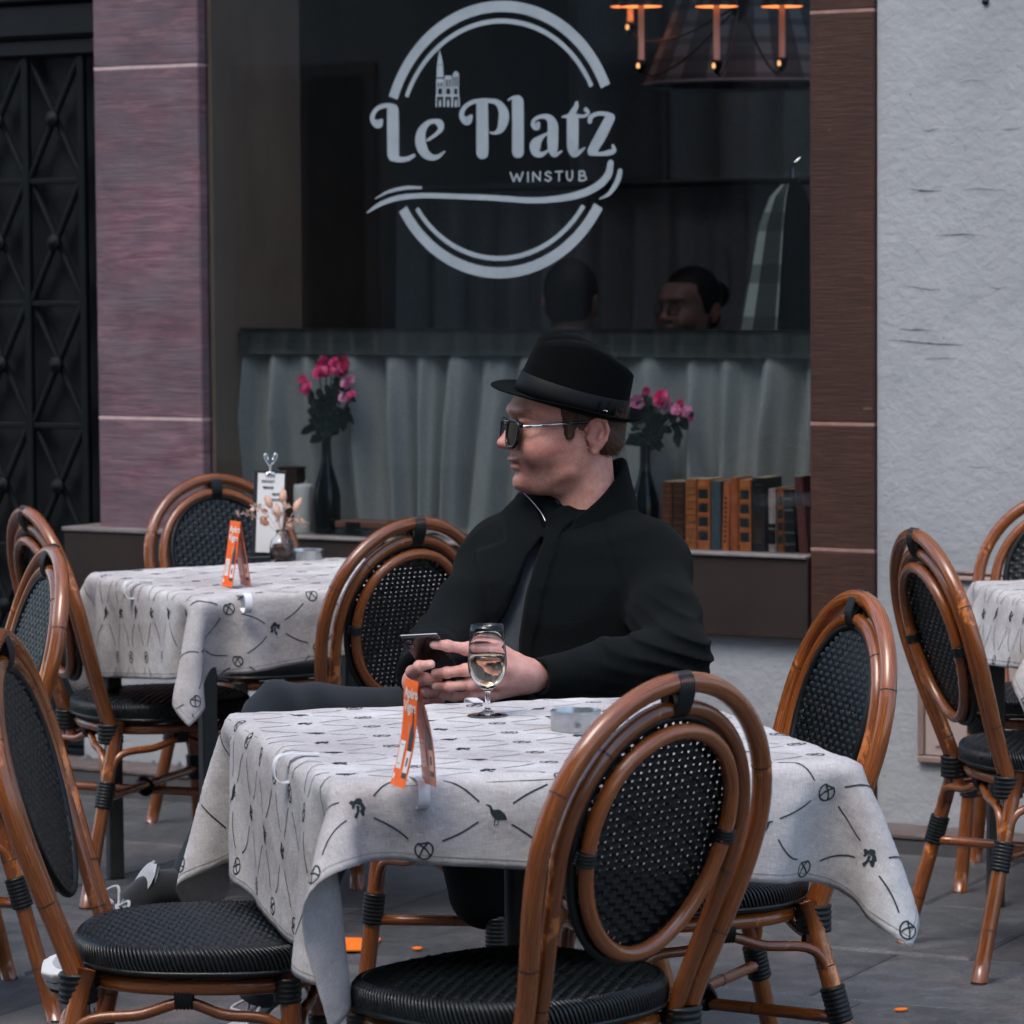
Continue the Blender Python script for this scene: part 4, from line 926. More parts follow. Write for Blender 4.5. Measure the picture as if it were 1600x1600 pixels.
# ------------------------------------------------------------------ people
def frame(f, pitch=0):
    f = nrm(V3(f[0], f[1], 0)); l = np.cross(V3(0, 0, 1), f); u = V3(0, 0, 1)
    if pitch: f, u = f*math.cos(pitch)+u*math.sin(pitch), u*math.cos(pitch)-f*math.sin(pitch)
    return np.stack([f, l, u])        # rows
def tab(u, T):
    T = np.array(T); i = np.argsort(T[:, 0]); return np.interp(u, T[i, 0], T[i, 1])
def head_sdf(q, detail=True):
    f, l, u = q[..., 0], q[..., 1], q[..., 2]
    fr = tab(u, [(.14, .04), (.11, .076), (.09, .090), (.073, .103), (.058, .112), (.047, .1135), (.034, .106), (.018, .103), (0, .104), (-.012, .106), (-.026, .109), (-.038, .110), (-.048, .107), (-.066, .102), (-.079, .103), (-.092, .099), (-.1015, .084), (-.108, .055), (-.112, .02)])
    wd = tab(u, [(.14, .04), (.11, .066), (.08, .0745), (.05, .0755), (.02, .0745), (0, .073), (-.02, .070), (-.045, .064), (-.065, .0565), (-.085, .044), (-.1, .030), (-.112, .015)])
    fc = .005; h = np.maximum(np.where(f > fc, fr-fc, .07), .006)
    r = (np.abs((f-fc)/h)**2.35+np.abs(l/wd)**2.35)**(1/2.35); face = (r-1)*np.minimum(h, wd)*.9
    face = smax(face, np.maximum(u-.10, -u-.108), .012); face = smax(face, -f-.03, .02)
    cr = ell(q, (-.008, 0, .052), (.096, .0765, .092)); d = smin(face, cr, .012)
    jaw = chain(q*V3(1, 1, 1)*0+np.stack([f, np.abs(l), u], -1), [(.066, .016, -.088), (.010, .050, -.062), (-.002, .058, -.02)], [.017, .018, .016]); d = smin(d, jaw, .014)
    d = smin(d, cone(q, (-.022, 0, -.03), (-.034, 0, -.20), .056, .060), .018)
    d = smin(d, ell(q, (.04, 0, -.094), (.04, .034, .016)), .016)
    d = smin(d, ell(q, (.086, 0, -.085), (.020, .022, .018)), .012)
    if detail:
        d = smin(d, ell(q, (.099, 0, .047), (.016, .052, .010)), .012)
        for s in (-1, 1):
            d = smax(d, -ell(q, (.117, s*.034, .021), (.017, .018, .013)), .010)
            d = smin(d, ell(q, (.0915, s*.032, .020), (.0125, .0135, .0125)), .0015)
            d = smin(d, ell(q, (.094, s*.034, .029), (.0125, .016, .006)), .004)
            d = smin(d, ell(q, (.076, s*.051, -.018), (.026, .018, .026)), .026)
        d = smin(d, chain(q, [(.101, 0, .036), (.112, 0, .014), (.1245, 0, -.009)], [.0065, .008, .0095], .006), .009)
        d = smin(d, ell(q, (.1262, 0, -.0125), (.0125, .0115, .0100)), .006)
        for s in (-1, 1): d = smin(d, ell(q, (.1135, s*.0135, -.0165), (.012, .0075, .0088)), .005)
        for s in (-1, 1): d = smax(d, -ell(q, (.119, s*.0065, -.0255), (.0075, .0042, .004)), .003)
        d = smin(d, ell(q, (.1075, 0, -.0415), (.0105, .0235, .0072)), .005); d = smin(d, ell(q, (.103, 0, -.0562), (.0098, .0205, .0072)), .005)
        d = smax(d, -ell(q, (.117, 0, -.0488), (.011, .027, .0019)), .0035)
        d = smax(d, -ell(q, (.118, 0, -.0335), (.004, .0035, .006)), .005)
        d = smax(d, -ell(q, (.113, 0, -.0675), (.008, .018, .005)), .008)
    qa = np.stack([f, np.abs(l), u], -1)
    er = ell(qa, (-.031, .0800, .004), (.0175, .0075, .0300), np.array(Matrix.Rotation(.16, 3, 'Y')))
    er = smax(er, -ell(qa, (-.027, .0885, .004), (.0115, .0060, .0195)), .003); er = smin(er, chain(qa, [(-.014, .0755, .012), (-.019, .081, .027), (-.031, .0865, .0345), (-.0445, .0885, .028), (-.0495, .088, .012), (-.0455, .086, -.005), (-.036, .082, -.018), (-.027, .079, -.0275), (-.020, .076, -.022)], [.0028, .0034, .0038, .0040, .0040, .0038, .0042, .0056, .0040], .003), .003)
    er = smin(er, chain(qa, [(-.038, .086, .012), (-.033, .0855, -.002), (-.024, .083, -.012)], [.0026, .003, .0026], .003), .003); er = smin(er, ell(qa, (-.0135, .077, -.002), (.004, .006, .006)), .004)
    return smin(d, er, .005)
def setcol(o, C):
    a = o.data.color_attributes.new('tint', 'FLOAT_COLOR', 'POINT'); a.data.foreach_set('color', np.c_[C, np.ones(len(C))].astype('f').ravel())
def skin_tint(V, Fm, O_, stub=1., base=(.62, .315, .240)):
    q = (V-O_)@Fm.T; f, l, u = q.T; C = np.tile(V3(*base), (len(V), 1))
    def bl(m, c):
        nonlocal C
        m = np.clip(m, 0, 1)[:, None]; C = C*(1-m)+V3(*c)*m
    g = lambda c, r: np.exp(-(((q-V3(*c))/V3(*r))**2).sum(1))
    al = np.stack([f, np.abs(l), u], 1); ga = lambda c, r: np.exp(-(((al-V3(*c))/V3(*r))**2).sum(1))
    bl(.6*ga((.06, .06, -.022), (.04, .03, .026)), (.62, .225, .18)); bl(.6*g((.13, 0, -.012), (.02, .018, .014)), (.68, .31, .25)); nb_ = np.clip(snoise(V, 75, 11)*1.2, 0, 1); bl(.35*nb_, (.60, .22, .17)); fr_ = (snoise(V, 900, 12) > .42); bl(.22*fr_, (.36, .16, .11))
    bl(.6*ga((-.03, .085, .004), (.02, .012, .03)), (.58, .21, .16))
    n = snoise(V, 260, 3)*.5+.5; n2 = snoise(V, 620, 5)*.5+.5
    st = np.clip((-.018-u+.30*(f-.02)*(f < .05))/.03, 0, 1)*(u > -.13)*np.clip((f+.012)/.02, 0, 1)*np.clip(1.3-1.0*np.exp(-((u+.012)/.02)**2), 0, 1)
    bl(stub*st*(.15+.75*n*n2), (.30, .165, .12)); bl(stub*.35*np.clip((-.088-u)/.025, 0, 1)*np.clip((u+.17)/.04, 0, 1), (.38, .20, .155))
    lip = (np.abs(u+.0485) < .0125-.22*np.abs(l))*(np.abs(l) < .026)*(f > .085); bl(.75*lip, (.44, .165, .14)); bl(.8*(np.abs(u+.0488) < .0016)*(np.abs(l) < .025)*(f > .085), (.16, .05, .045))
    br = (np.abs(u-.0455-.05*(np.abs(l)-.03)) < .0048)*(np.abs(l) > .011)*(np.abs(l) < .056)*(f > .06); bl(br*(.35+.5*n2), (.15, .075, .045))
    bl(.5*ga((-.02, .075, -.005), (.012, .012, .02)), (.36, .14, .11))
    return C
# the man at the table
HM = frame((-.97, -.24)); HO = at(890, 680, 6.72); H = lambda f, l, u: HO+f*HM[0]+l*HM[1]+u*HM[2]
La, Fa = V3(.86, -.51, 0), V3(-.51, -.86, 0); NB = at(893, 800, 6.77)
SL = at(1020, 886, 6.68); SR = at(772, 880, 6.86); EL = at(1056, 1026, 6.45); WL = at(842, 1058, 6.22); ER = at(690, 1008, 6.62); WR = at(655, 1052, 6.34)
man = thing('person', 'man in a black trilby and black coat holding a phone at the wine glass table', 'person', (NB[0], NB[1], .46))
W6 = lambda px, py, Y: at(px, py, Y)
LH = {'index': [(770, 1022, 6.165), (728, 1014, 6.115), (699, 1009, 6.105), (678, 1007, 6.108)], 'middle': [(776, 1045, 6.155), (728, 1047, 6.105), (698, 1051, 6.115), (680, 1052, 6.14)],
      'ring': [(774, 1067, 6.16), (734, 1069, 6.11), (702, 1073, 6.115), (681, 1073, 6.14)], 'little': [(768, 1084, 6.17), (736, 1087, 6.13), (710, 1089, 6.135), (692, 1088, 6.15)],
      'thumb': [(806, 1034, 6.235), (778, 1014, 6.225), (750, 1008, 6.215), (728, 1012, 6.205)]}
RH = {'index': [(662, 1066, 6.235), (644, 1050, 6.165), (655, 1041, 6.108), (673, 1038, 6.098)], 'middle': [(668, 1074, 6.235), (650, 1066, 6.18), (664, 1060, 6.145), (684, 1061, 6.15)],
      'ring': [(672, 1084, 6.235), (655, 1080, 6.19), (668, 1081, 6.16), (690, 1082, 6.165)], 'little': [(680, 1092, 6.25), (664, 1092, 6.21), (674, 1094, 6.18), (690, 1094, 6.185)],
      'thumb': [(668, 1052, 6.29), (672, 1030, 6.255), (684, 1016, 6.225), (700, 1012, 6.215)]}
RAD = {'index': (.0118, .0102, .0090, .0078), 'middle': (.0118, .0103, .0092, .0079), 'ring': (.0112, .0098, .0087, .0074), 'little': (.0100, .0086, .0075, .0065), 'thumb': (.015, .0130, .0118, .0100)}
def hand_sdf(P, fingers, wrist, wr=.027):
    K_ = {k: [W6(*p) for p in v] for k, v in fingers.items()}; d = None
    for k, v in K_.items():
        e = chain(P, v, RAD[k], .003)
        if k != 'thumb':
            for j in (1, 2): e = smin(e, ell(P, v[j], (RAD[k][j]*1.10,)*3), .004)
        d = e if d is None else smin(d, e, .0016)
    m = None; w_ = V3(*wrist)
    for k in ('index', 'middle', 'ring', 'little'):
        e = cone(P, w_*.72+K_[k][0]*.28, K_[k][0], .021, .0132); m = e if m is None else smin(m, e, .012)
    e = cone(P, w_*.75+K_['thumb'][0]*.25, K_['thumb'][0], .022, .016); m = smin(m, e, .014); m = smin(m, cone(P, w_, w_*.6+K_['middle'][0]*.4, wr, .022), .014)
    return smin(d, m, .006)
def nails(V, C, fingers, which, r=.0062):
    for k in which:
        a, b = W6(*fingers[k][2]), W6(*fingers[k][3]); t = nrm(b-a); c = b+t*.001+V3(0, -1, 0)*RAD[k][3]*.95
        q = V-c; al = q@t; pe = np.linalg.norm(q-al[:, None]*t, axis=1); m = np.exp(-((al/.0065)**4+(pe/.0055)**4)); C = C*(1-.6*m[:, None])+V3(.80, .56, .50)*.6*m[:, None]
    return C
body = MB(); cols = []
V, F = surfnet(lambda P: head_sdf((P-HO)@HM.T), HO-V3(.165, .125, .20), HO+V3(.165, .125, .15), .0018); V = relax(V, F, 1); body.add(V, F.tolist()); cols.append(skin_tint(V, HM, HO))
for fg, wr_, lo, hi, nl in ((LH, W6(838, 1058, 6.235), (665, 995, 6.05), (850, 1100, 6.30), ('index', 'ring', 'middle')), (RH, W6(652, 1066, 6.33), (625, 1000, 6.05), (720, 1108, 6.37), ('index',))):
    A_, B_ = W6(*lo), W6(*hi); l_ = np.minimum(A_, B_)-.012; h_ = np.maximum(A_, B_)+.012
    V, F = surfnet(lambda P: hand_sdf(P, fg, wr_), l_, h_, .0015); V = relax(V, F, 1); body.add(V, F.tolist())
    C = np.tile(V3(.66, .36, .30), (len(V), 1)); kn = np.zeros(len(V))
    for k, v in fg.items():
        for j in (0, 1, 2): kn += np.exp(-(np.linalg.norm(V-W6(*v[j]), axis=1)/.013)**2)*(.9 if j < 2 else .5)
    kn = np.clip(kn, 0, 1)[:, None]*.5; C = C*(1-kn)+V3(.66, .25, .20)*kn; C = nails(V, C, fg, nl); cols.append(C)
# forearms, arms and trunk under the clothes join head and hands into one figure
def core(P):
    d = chain(P, [NB+V3(0, 0, .02), NB-V3(0, 0, .18), NB-V3(0, 0, .42)], [.055, .10, .11], .03)
    for s, e, w_ in ((SL, EL, W6(838, 1058, 6.235)), (SR, ER, W6(652, 1066, 6.33))): d = smin(d, chain(P, [NB-V3(0, 0, .07), s, e, w_], [.05, .045, .035, .024], .02), .03)
    return d
V, F = surfnet(core, NB-V3(.36, .68, .55), NB+V3(.36, .25, .08), .013); body.add(V, F.tolist()); cols.append(np.tile(V3(.56, .285, .215), (len(V), 1)))
bo = obj('body', body, M['skin'], man, world=True); setcol(bo, np.vstack(cols))
# hair
def hair(P):
    q = (P-HO)@HM.T; f, l, u = q[..., 0], q[..., 1], q[..., 2]
    d = ell(q, (-.010, 0, .050), (.1005, .0815, .096)); d = smin(d, ell(q, (-.050, 0, -.006), (.052, .066, .046)), .02); d = smin(d, cone(np.stack([f, np.abs(l), u], -1), (.024, .0700, .052), (.0195, .0705, .003), .0120, .0092), .007)
    fl = tab(u, [(.10, .074), (.06, .050), (.027, .037), (.002, .031), (-.005, .026), (-.010, -.036), (-.05, -.05)])
    d = smax(d, f-fl, .003); d = smax(d, -.036-u-.02*np.clip(f+.06, -1, 0), .004)
    str_ = np.sin((f+.25*u)*900+3*snoise(q, 60, 2))*.0006+snoise(q*V3(1, 1, .35), 420, 7)*.0009
    return d+str_
obj('hair', net_mb(hair, HO-V3(.13, .12, .07), HO+V3(.13, .12, .14), .0020, sm=0), M['hair'], man, world=True)
hm_ = scene.objects['hair'] if 'hair' in scene.objects else None
hV = np.array([v.co[:] for v in hm_.data.vertices])+np.array(man.location); hN = np.array([v.normal[:] for v in hm_.data.vertices]); g = MB(); q_ = np.random.default_rng(4)
for i in q_.choice(len(hV), 5200, replace=True):
    p, n_ = hV[i], hN[i]; lc_ = (p-HO)@HM.T
    if lc_[2] > .085 or n_@HM[1] < -.3: continue
    dr = -HM[0]*(.55 if lc_[0] < .0 else .15)-HM[2]*1.0+q_.normal(size=3)*.22; dr = nrm(dr-n_*(dr@n_)*.9); L = q_.uniform(.006, .017)*(.6 if lc_[0] > .005 else 1); sd_ = nrm(np.cross(dr, n_))*.00042; V = []
    for t in (0, .35, .7, 1.0):
        c_ = p+dr*L*t+n_*(.0002+.0022*t*(1-t)*2+.0008*t); V += [c_-sd_*(1-.8*t), c_+sd_*(1-.8*t)]
    g.add(V, [(0, 1, 3, 2), (2, 3, 5, 4), (4, 5, 7, 6)])
hs_ = obj('hair_strands', g, M['strand'], hm_); hs_.data.transform(Matrix.Translation(-Vector(man.location))); tag(hs_)
# trilby
ha = nrm(-HM[0]*math.cos(R(15))-V3(0, 0, 1)*math.sin(R(15))); hb = nrm(-HM[0]*math.sin(R(15))+V3(0, 0, 1)*math.cos(R(15))); hl = HM[1]*math.cos(R(9))-hb*math.sin(R(9)); hb = nrm(np.cross(hl, ha)) if np.cross(hl, ha)[2] > 0 else nrm(np.cross(ha, hl))
hO = H(.145, 0, .0975)
hp = lambda a, l, b: hO+ha*a+hl*l+hb*b
topb = lambda a: tab(a, [(.04, .088), (.062, .104), (.085, .116), (.11, .1225), (.14, .1235), (.18, .115), (.22, .101), (.245, .089), (.26, .080)])
g = MB(); n = 96; V = []; A = np.linspace(0, 2*math.pi, n, endpoint=False)
def crown_pt(t, th, s=1.0, out=0):
    ac = .151+.004*t; hl_ = (.107-.010*t**1.5)*s+out; hw = (.086-.019*t**1.3)*s+out; a = ac-hl_*math.cos(th); l = hw*math.sin(th)*(1-.10*t*max(0, math.cos(th))); return a, l
rows_ = []
for t in np.linspace(0, 1, 12):
    rows_.append([(lambda al: hp(al[0], al[1], topb(al[0])*t*.965))(crown_pt(t, th)) for th in A])
for s in (.985, .95, .88, .78, .66, .52, .38, .24, .10, .015):
    r_w = []
    for th in A:
        a, l = crown_pt(1, th, s); e = topb(a)*(.965+.035*min(1, (1-s)*9))-.024*math.exp(-(l/.020)**2)*(1-s**6)*(1 if a < .2 else max(0, (.27-a)/.07))-.010*math.exp(-((abs(l)-.052)/.016)**2)*math.exp(-((a-.085)/.03)**2)
        r_w.append(hp(a, l, e))
    rows_.append(r_w)
g.add(np.array(rows_).reshape(-1, 3), [f[::-1] for f in grid_faces(len(rows_), n, False, True)])
# brim
rows_ = []
def brim_pt(k, th, dz):
    a0, l0 = crown_pt(0, th, 1.0, -.002); a1 = .146-.1475*math.cos(th); l1 = .122*math.sin(th); a, l = a0+(a1-a0)*k, l0+(l1-l0)*k
    up_ = .012*k**2*abs(math.sin(th))**2+.020*k**2.2*max(0, -math.cos(th))**3-.004*k*max(0, math.cos(th))
    return hp(a, l, up_-.001+dz)
for k, dz in [(0, .0014), (.2, .0014), (.4, .0014), (.6, .0014), (.8, .0014), (.96, .0016), (1.0, .0004), (1.0, -.0008), (.96, -.0016), (.8, -.0014), (.5, -.0014), (.2, -.0014), (0, -.0014)]: rows_.append([brim_pt(k, th, dz) for th in A])
g.add(np.array(rows_).reshape(-1, 3), [f[::-1] for f in grid_faces(len(rows_), n, False, True)])
hat = obj('hat', g, M['felt'], man, world=True)
g = MB(); rows_ = []
for b, o_ in ((.002, .0004), (.003, .0022), (.018, .0020), (.036, .0016), (.0375, .0002)):
    r_w = []
    for th in A:
        a, l = crown_pt(b/.11, th, 1.0, o_); r_w.append(hp(a, l, b))
    rows_.append(r_w)
g.add(np.array(rows_).reshape(-1, 3), [f[::-1] for f in grid_faces(len(rows_), n, False, True)])
thb = R(118)
for k, (w0_, h0, b0) in enumerate(((.020, .032, .019), (-.020, .030, .018), (.004, .028, .019))):
    V = []
    for i in range(7):
        for j in range(5):
            th = thb+(w0_*(i/6.)/.10 if k < 2 else (i/6.-.5)*.10); fl = (1-.25*math.sin(math.pi*i/6)) if k < 2 else 1
            a, l = crown_pt(.15, th, 1, .0035+.0035*math.sin(math.pi*i/6)*math.sin(math.pi*j/4)+.002*k); V.append(hp(a, l, b0+(j/4.-.5)*h0*fl))
    g.add(V, grid_faces(7, 5))
bnd = obj('hat_band', g, M['hatband'], hat)
bnd.data.transform(Matrix.Translation(-Vector(man.location)))
a, l = crown_pt(.12, R(112), 1, .009); g = MB(); p = hp(a, l, .014); tube(g, [p-ha*.004, p+ha*.001+hb*.0015, p+ha*.005+hb*.0005], .0010, 6); pin = obj('pin', g, M['silver'], hat); pin.data.transform(Matrix.Translation(-Vector(man.location)))
# sunglasses
sg = MB(); lens = MB(); mt = MB()
for s in (-1, 1):
    def lp(x, z, o_=0):
        l = s*.0355+x; return H(.1200-1.3*l*l-.02*abs(l)+o_-.12*(z-.01), l, .0065+z)
    th = np.linspace(0, 2*math.pi, 30, endpoint=False); ex = [(s*.0005+.0285*sup(math.cos(t), .62)*(1+.12*math.sin(t)), .0245*sup(math.sin(t), .70)) for t in th]
    tube(sg, [lp(x, z) for x, z in ex], .0036, 8, closed=True)
    for o_ in (.0009, -.0009):
        V = [lp(0, 0, o_)]; F = []
        for k in (.35, .7, .97): V += [lp(x*k, z*k, o_) for x, z in ex]
        F += [(0, 1+i, 1+(i+1) % 30) for i in range(30)]+[(1+30*j+i, 1+30*(j+1)+i, 1+30*(j+1)+(i+1) % 30, 1+30*j+(i+1) % 30) for j in (0, 1) for i in range(30)]
        if o_ < 0: F = [f[::-1] for f in F]
        lens.add(V, F)
    P_ = [H(.1065, s*.067, .0215), H(.101, s*.0725, .0210), H(.055, s*.0775, .0235), H(.000, s*.0805, .0270), H(-.030, s*.0815, .0290), H(-.045, s*.081, .020)]
    P_ = spline(P_, 40); tube(sg, P_, .0019, 8, flat=1.6, up=(0, 0, 1)); tube(mt, P_[5:22], .0026, 8, flat=1.15, up=(0, 0, 1))
    box_ = MB(); tube(sg, [P_[7]+HM[1]*s*.0016, P_[10]+HM[1]*s*.0016], .0014, 6); tube(sg, [P_[13]+HM[1]*s*.0016, P_[21]+HM[1]*s*.0016], .0014, 6)
tube(sg, [H(.118, -.0095, .016), H(.1245, 0, .0175), H(.118, .0095, .016)], .0023, 8); tube(mt, [H(.1185, -.012, .0285), H(.1225, 0, .0295), H(.1185, .012, .0285)], .0015, 8)
for s in (-1, 1): tube(sg, [H(.1120, s*.0585, .0240), H(.1060, s*.0680, .0220)], .0042, 8)
so = obj('sunglasses', sg, M['frame_b'], man, world=True)
for nm, mb_, mm in (('lens', lens, 'lens'), ('temple', mt, 'silver')):
    o = obj(nm, mb_, M[mm], so); o.data.transform(Matrix.Translation(-Vector(man.location)))
# coat
def tors(P, off=0):
    q = P-V3(NB[0], NB[1], 0); x, y, z = q@La, q@Fa, P[..., 2]
    x = x-tab(z, [(1.03, 0), (.9, 0), (.5, -.01)]); y = y-tab(z, [(1.08, .0), (1.0, .005), (.85, .03), (.7, .035), (.5, .0)])
    wx = tab(z, [(1.10, .070), (1.05, .085), (1.02, .115), (.99, .160), (.955, .200), (.90, .212), (.80, .210), (.68, .205), (.55, .22), (.40, .22)])+off
    wy = tab(z, [(1.10, .068), (1.05, .076), (1.02, .086), (.98, .105), (.90, .128), (.80, .135), (.68, .150), (.55, .18), (.40, .19)])+off
    r = (np.abs(x/wx)**2.3+np.abs(y/wy)**2.3)**(1/2.3); d = (r-1)*np.minimum(wx, wy)*.92
    return smax(d, np.maximum(z-1.055-off, .47-z), .02)
def inpoly(P, poly, Y):
    """signed distance in the x-z plane to a polygon given by image marks at depth Y"""
    V = [at(*p, Y)[[0, 2]] for p in poly]; x, z = P[..., 0], P[..., 2]; d = np.full(x.shape, 1e9); ins = np.zeros(x.shape, bool)
    for i in range(len(V)):
        a, b = V[i], V[(i+1) % len(V)]; e = b-a; wx_, wz = x-a[0], z-a[1]; t = np.clip((wx_*e[0]+wz*e[1])/(e@e), 0, 1)
        d = np.minimum(d, (wx_-t*e[0])**2+(wz-t*e[1])**2)
        c = ((a[1] > z) != (b[1] > z)) & (x < (b[0]-a[0])*(z-a[1])/(b[1]-a[1]+1e-12)+a[0]); ins ^= c
    d = np.sqrt(d); return np.where(ins, -d, d)
OPEN = [(850, 800), (860, 832), (842, 885), (830, 930), (816, 1000), (812, 1075), (745, 1075), (762, 1010), (790, 950), (815, 880), (832, 840), (815, 790)]
LAP1 = [(780, 792), (800, 770), (832, 790), (846, 834), (816, 872), (792, 925), (772, 965), (770, 920), (748, 885), (742, 868), (790, 850), (786, 815)]
LAP2 = [(862, 806), (880, 794), (905, 782), (940, 764), (958, 775), (945, 796), (905, 814), (876, 832), (862, 852), (854, 842), (856, 822)]
def folds(P):
    n = snoise(P*V3(1, 1, 1), 22, 21); r1 = 1-np.abs(snoise(P, 30, 31))*2.2
    return .0055*n+.0100*np.clip(r1, -.5, 1)
def sleeve(P, s, e, w_, rs):
    d = chain(P, [s, s*.45+e*.55, e, e*.5+w_*.5, w_], rs, .025); ax = nrm(w_-e); t = (P-e)@ax; L = np.linalg.norm(w_-e)
    d = smax(d, t-L-.004, .006)
    # pulled cloth: creases gather round the elbow
    k = np.exp(-((np.linalg.norm(P-e, axis=-1)-.03)/.16)**2); ph = (P-e)@nrm(V3(.5, -.2, 1))*250+4.0*snoise(P, 10, 41)
    cr = np.abs(np.sin(ph*.5))**.7; m = np.clip(.35+1.6*snoise(P, 15, 47), 0, 1.15); return d-.0075*k*m*(1-cr*1.5)-.006*snoise(P, 24, 43)
def coat(P):
    t = tors(P); d = smin(t, chain(P, [NB-V3(0, 0, .01), SL*.9+NB*.1+V3(0, 0, .010), SL], [.070, .062, .066], .03), .03); d = smin(d, chain(P, [NB-V3(0, 0, .01), SR*.9+NB*.1+V3(0, 0, .010), SR], [.070, .062, .062], .03), .03)
    base = d
    front = (P-V3(NB[0], NB[1], 0))[..., 1]      # nearer than the neck line
    op = np.maximum(inpoly(P, OPEN, 6.62), front+.01); d = smax(d, -op, .004)
    for L_, t_ in ((LAP1, .010), (LAP2, .008)): d = smin(d, smax(base-t_, np.maximum(inpoly(P, L_, 6.62), front), .003), .003)
    edge = smax(base-.006, np.maximum(np.abs(inpoly(P, OPEN, 6.62)-.008)-.007, front), .003); d = smin(d, edge, .004)
    d = d-.6*folds(P)
    d = smin(d, sleeve(P, SL, EL, WL, (.066, .060, .056, .047, .036)), .022); d = smin(d, sleeve(P, SR, ER, WR, (.062, .058, .056, .050, .042)), .022)
    d = d+.0035*np.exp(-(((P-SL)@nrm(V3(.85, -.25, .35))+.035+.01*np.sin(P[..., 2]*14))/.0045)**2)*(P[..., 2] > SL[2]-.13)
    # skirt of the coat over lap and chair
    d = smin(d, chain(P, [V3(.02, 6.74, .60), V3(-.06, 6.64, .50), V3(-.05, 6.66, .33)], [.12, .10, .075], .04)-.004*snoise(P*V3(1, 1, .2), 45, 51), .05)
    for w_, e in ((WL, EL), (WR, ER)):
        ax = nrm(w_-e); c = smax(cone(P, w_-ax*.03, w_+ax*.05, .026, .026), -1*((P-w_)@ax+.03), .003); d = smax(d, -c, .004)
    return d
lo = NB-V3(.32, .64, .82); hi = NB+V3(.33, .24, .05)
co = obj('coat', net_mb(coat, lo, hi, .0040, sm=2), M['coat'], man, world=True)
# standing collar and the liner's collar
def collar_fn(r0, r1, th_, zb, ztop, c, seed):
    def fn(P):
        q = P-c; x, y, z = q[..., 0], q[..., 1], q[..., 2]; rr = np.sqrt((x/1.06)**2+y*y); a = np.arctan2(-y, x)      # a = 0 to the right, 90 deg to the viewer
        r = r0+(r1-r0)*(z-zb)/.10; d = np.abs(rr-r)-th_+.002*snoise(P, 30, seed)
        zt = ztop(np.cos(a), np.sin(a)); return smax(smax(d, (z-zt)*.8, .004), zb-z, .004)
    return fn
CC = NB+V3(.022, -.012, .0)
zt1 = lambda c, s: .026+.072*np.clip(c, 0, 1)+.012*np.clip(-c, 0, 1)+.022*np.clip(-s, 0, 1)-.018*np.clip(s, 0, 1)-.09*np.exp(-((np.arctan2(s, c)-2.02)/.20)**2)
g = net_mb(collar_fn(.106, .084, .0045, -.055, zt1, CC, 3), CC-V3(.14, .14, .07), CC+V3(.14, .14, .14), .0028)
o = obj('collar', g, M['coat'], co); o.data.transform(Matrix.Translation(-Vector(man.location)))
zt2 = lambda c, s: .034+.018*np.clip(c, 0, 1)+.010*np.clip(-c, 0, 1)-.012*np.clip(s, 0, 1)-.09*np.exp(-((np.arctan2(s, c)-1.95)/.13)**2)
g = net_mb(collar_fn(.090, .074, .003, -.05, zt2, CC, 8), CC-V3(.12, .12, .06), CC+V3(.12, .12, .09), .003)
o = obj('liner_collar', g, M['liner'], co); o.data.transform(Matrix.Translation(-Vector(man.location)))
g = MB()
tube(g, spline([at(815, 767, 6.70), at(830, 782, 6.692), at(846, 802, 6.685), at(853, 816, 6.675)], 12), .0011, 6); tube(g, spline([at(921, 744, 6.70), at(914, 756, 6.695), at(907, 770, 6.69)], 8), .0011, 6)
o = obj('zip', g, M['silver'], co); o.data.transform(Matrix.Translation(-Vector(man.location)))
obj('sweater', net_mb(lambda P: smax(tors(P, -.012)-.003*snoise(P, 40, 9), (P-V3(NB[0], NB[1], 0))[..., 1]-.05, .01), NB-V3(.26, .26, .55), NB+V3(.26, .1, .05), .0075), M['sweater'], man, world=True)
# trousers
KR = at(437, 1117, 6.42); AR = at(290, 1384, 6.17); HR_ = V3(-.01, 6.78, .575); HL_ = V3(.16, 6.70, .57); KL = V3(-.30, 6.50, .55); AL = at(405, 1545, 6.70)
def legs_(P):
    d = chain(P, [V3(.08, 6.82, .58), HR_, HR_*.5+KR*.5, KR, KR*.55+AR*.45, AR], [.13, .098, .080, .060, .049, .036], .02)
    d = smin(d, chain(P, [V3(.08, 6.80, .57), HL_, KL, KL*.5+AL*.5, AL], [.13, .098, .066, .058, .050], .02), .012)
    for a, b in ((KR, AR), (KL, AL)): d = smax(d, (P-b)@nrm(b-a)-.012, .006)
    k = np.exp(-(np.linalg.norm(P-KR, axis=-1)/.16)**2); return d-.004*snoise(P, 26, 61)-.004*k*np.sin(P@V3(70, 20, 55)+2*snoise(P, 15, 62))
obj('trousers', net_mb(legs_, V3(-.68, 6.05, .06), V3(.30, 7.0, .76), .0085), M['denim'], man, world=True)
AS = at(206, 1400, 6.15); g = MB(); tube(g, spline([AR+nrm(KR-AR)*.05, AR, AR*.45+AS*.55+V3(0, 0, .004), AS-V3(0, 0, .02)], 14), .0325, 20); obj('sock', g, M['sock'], man, world=True)
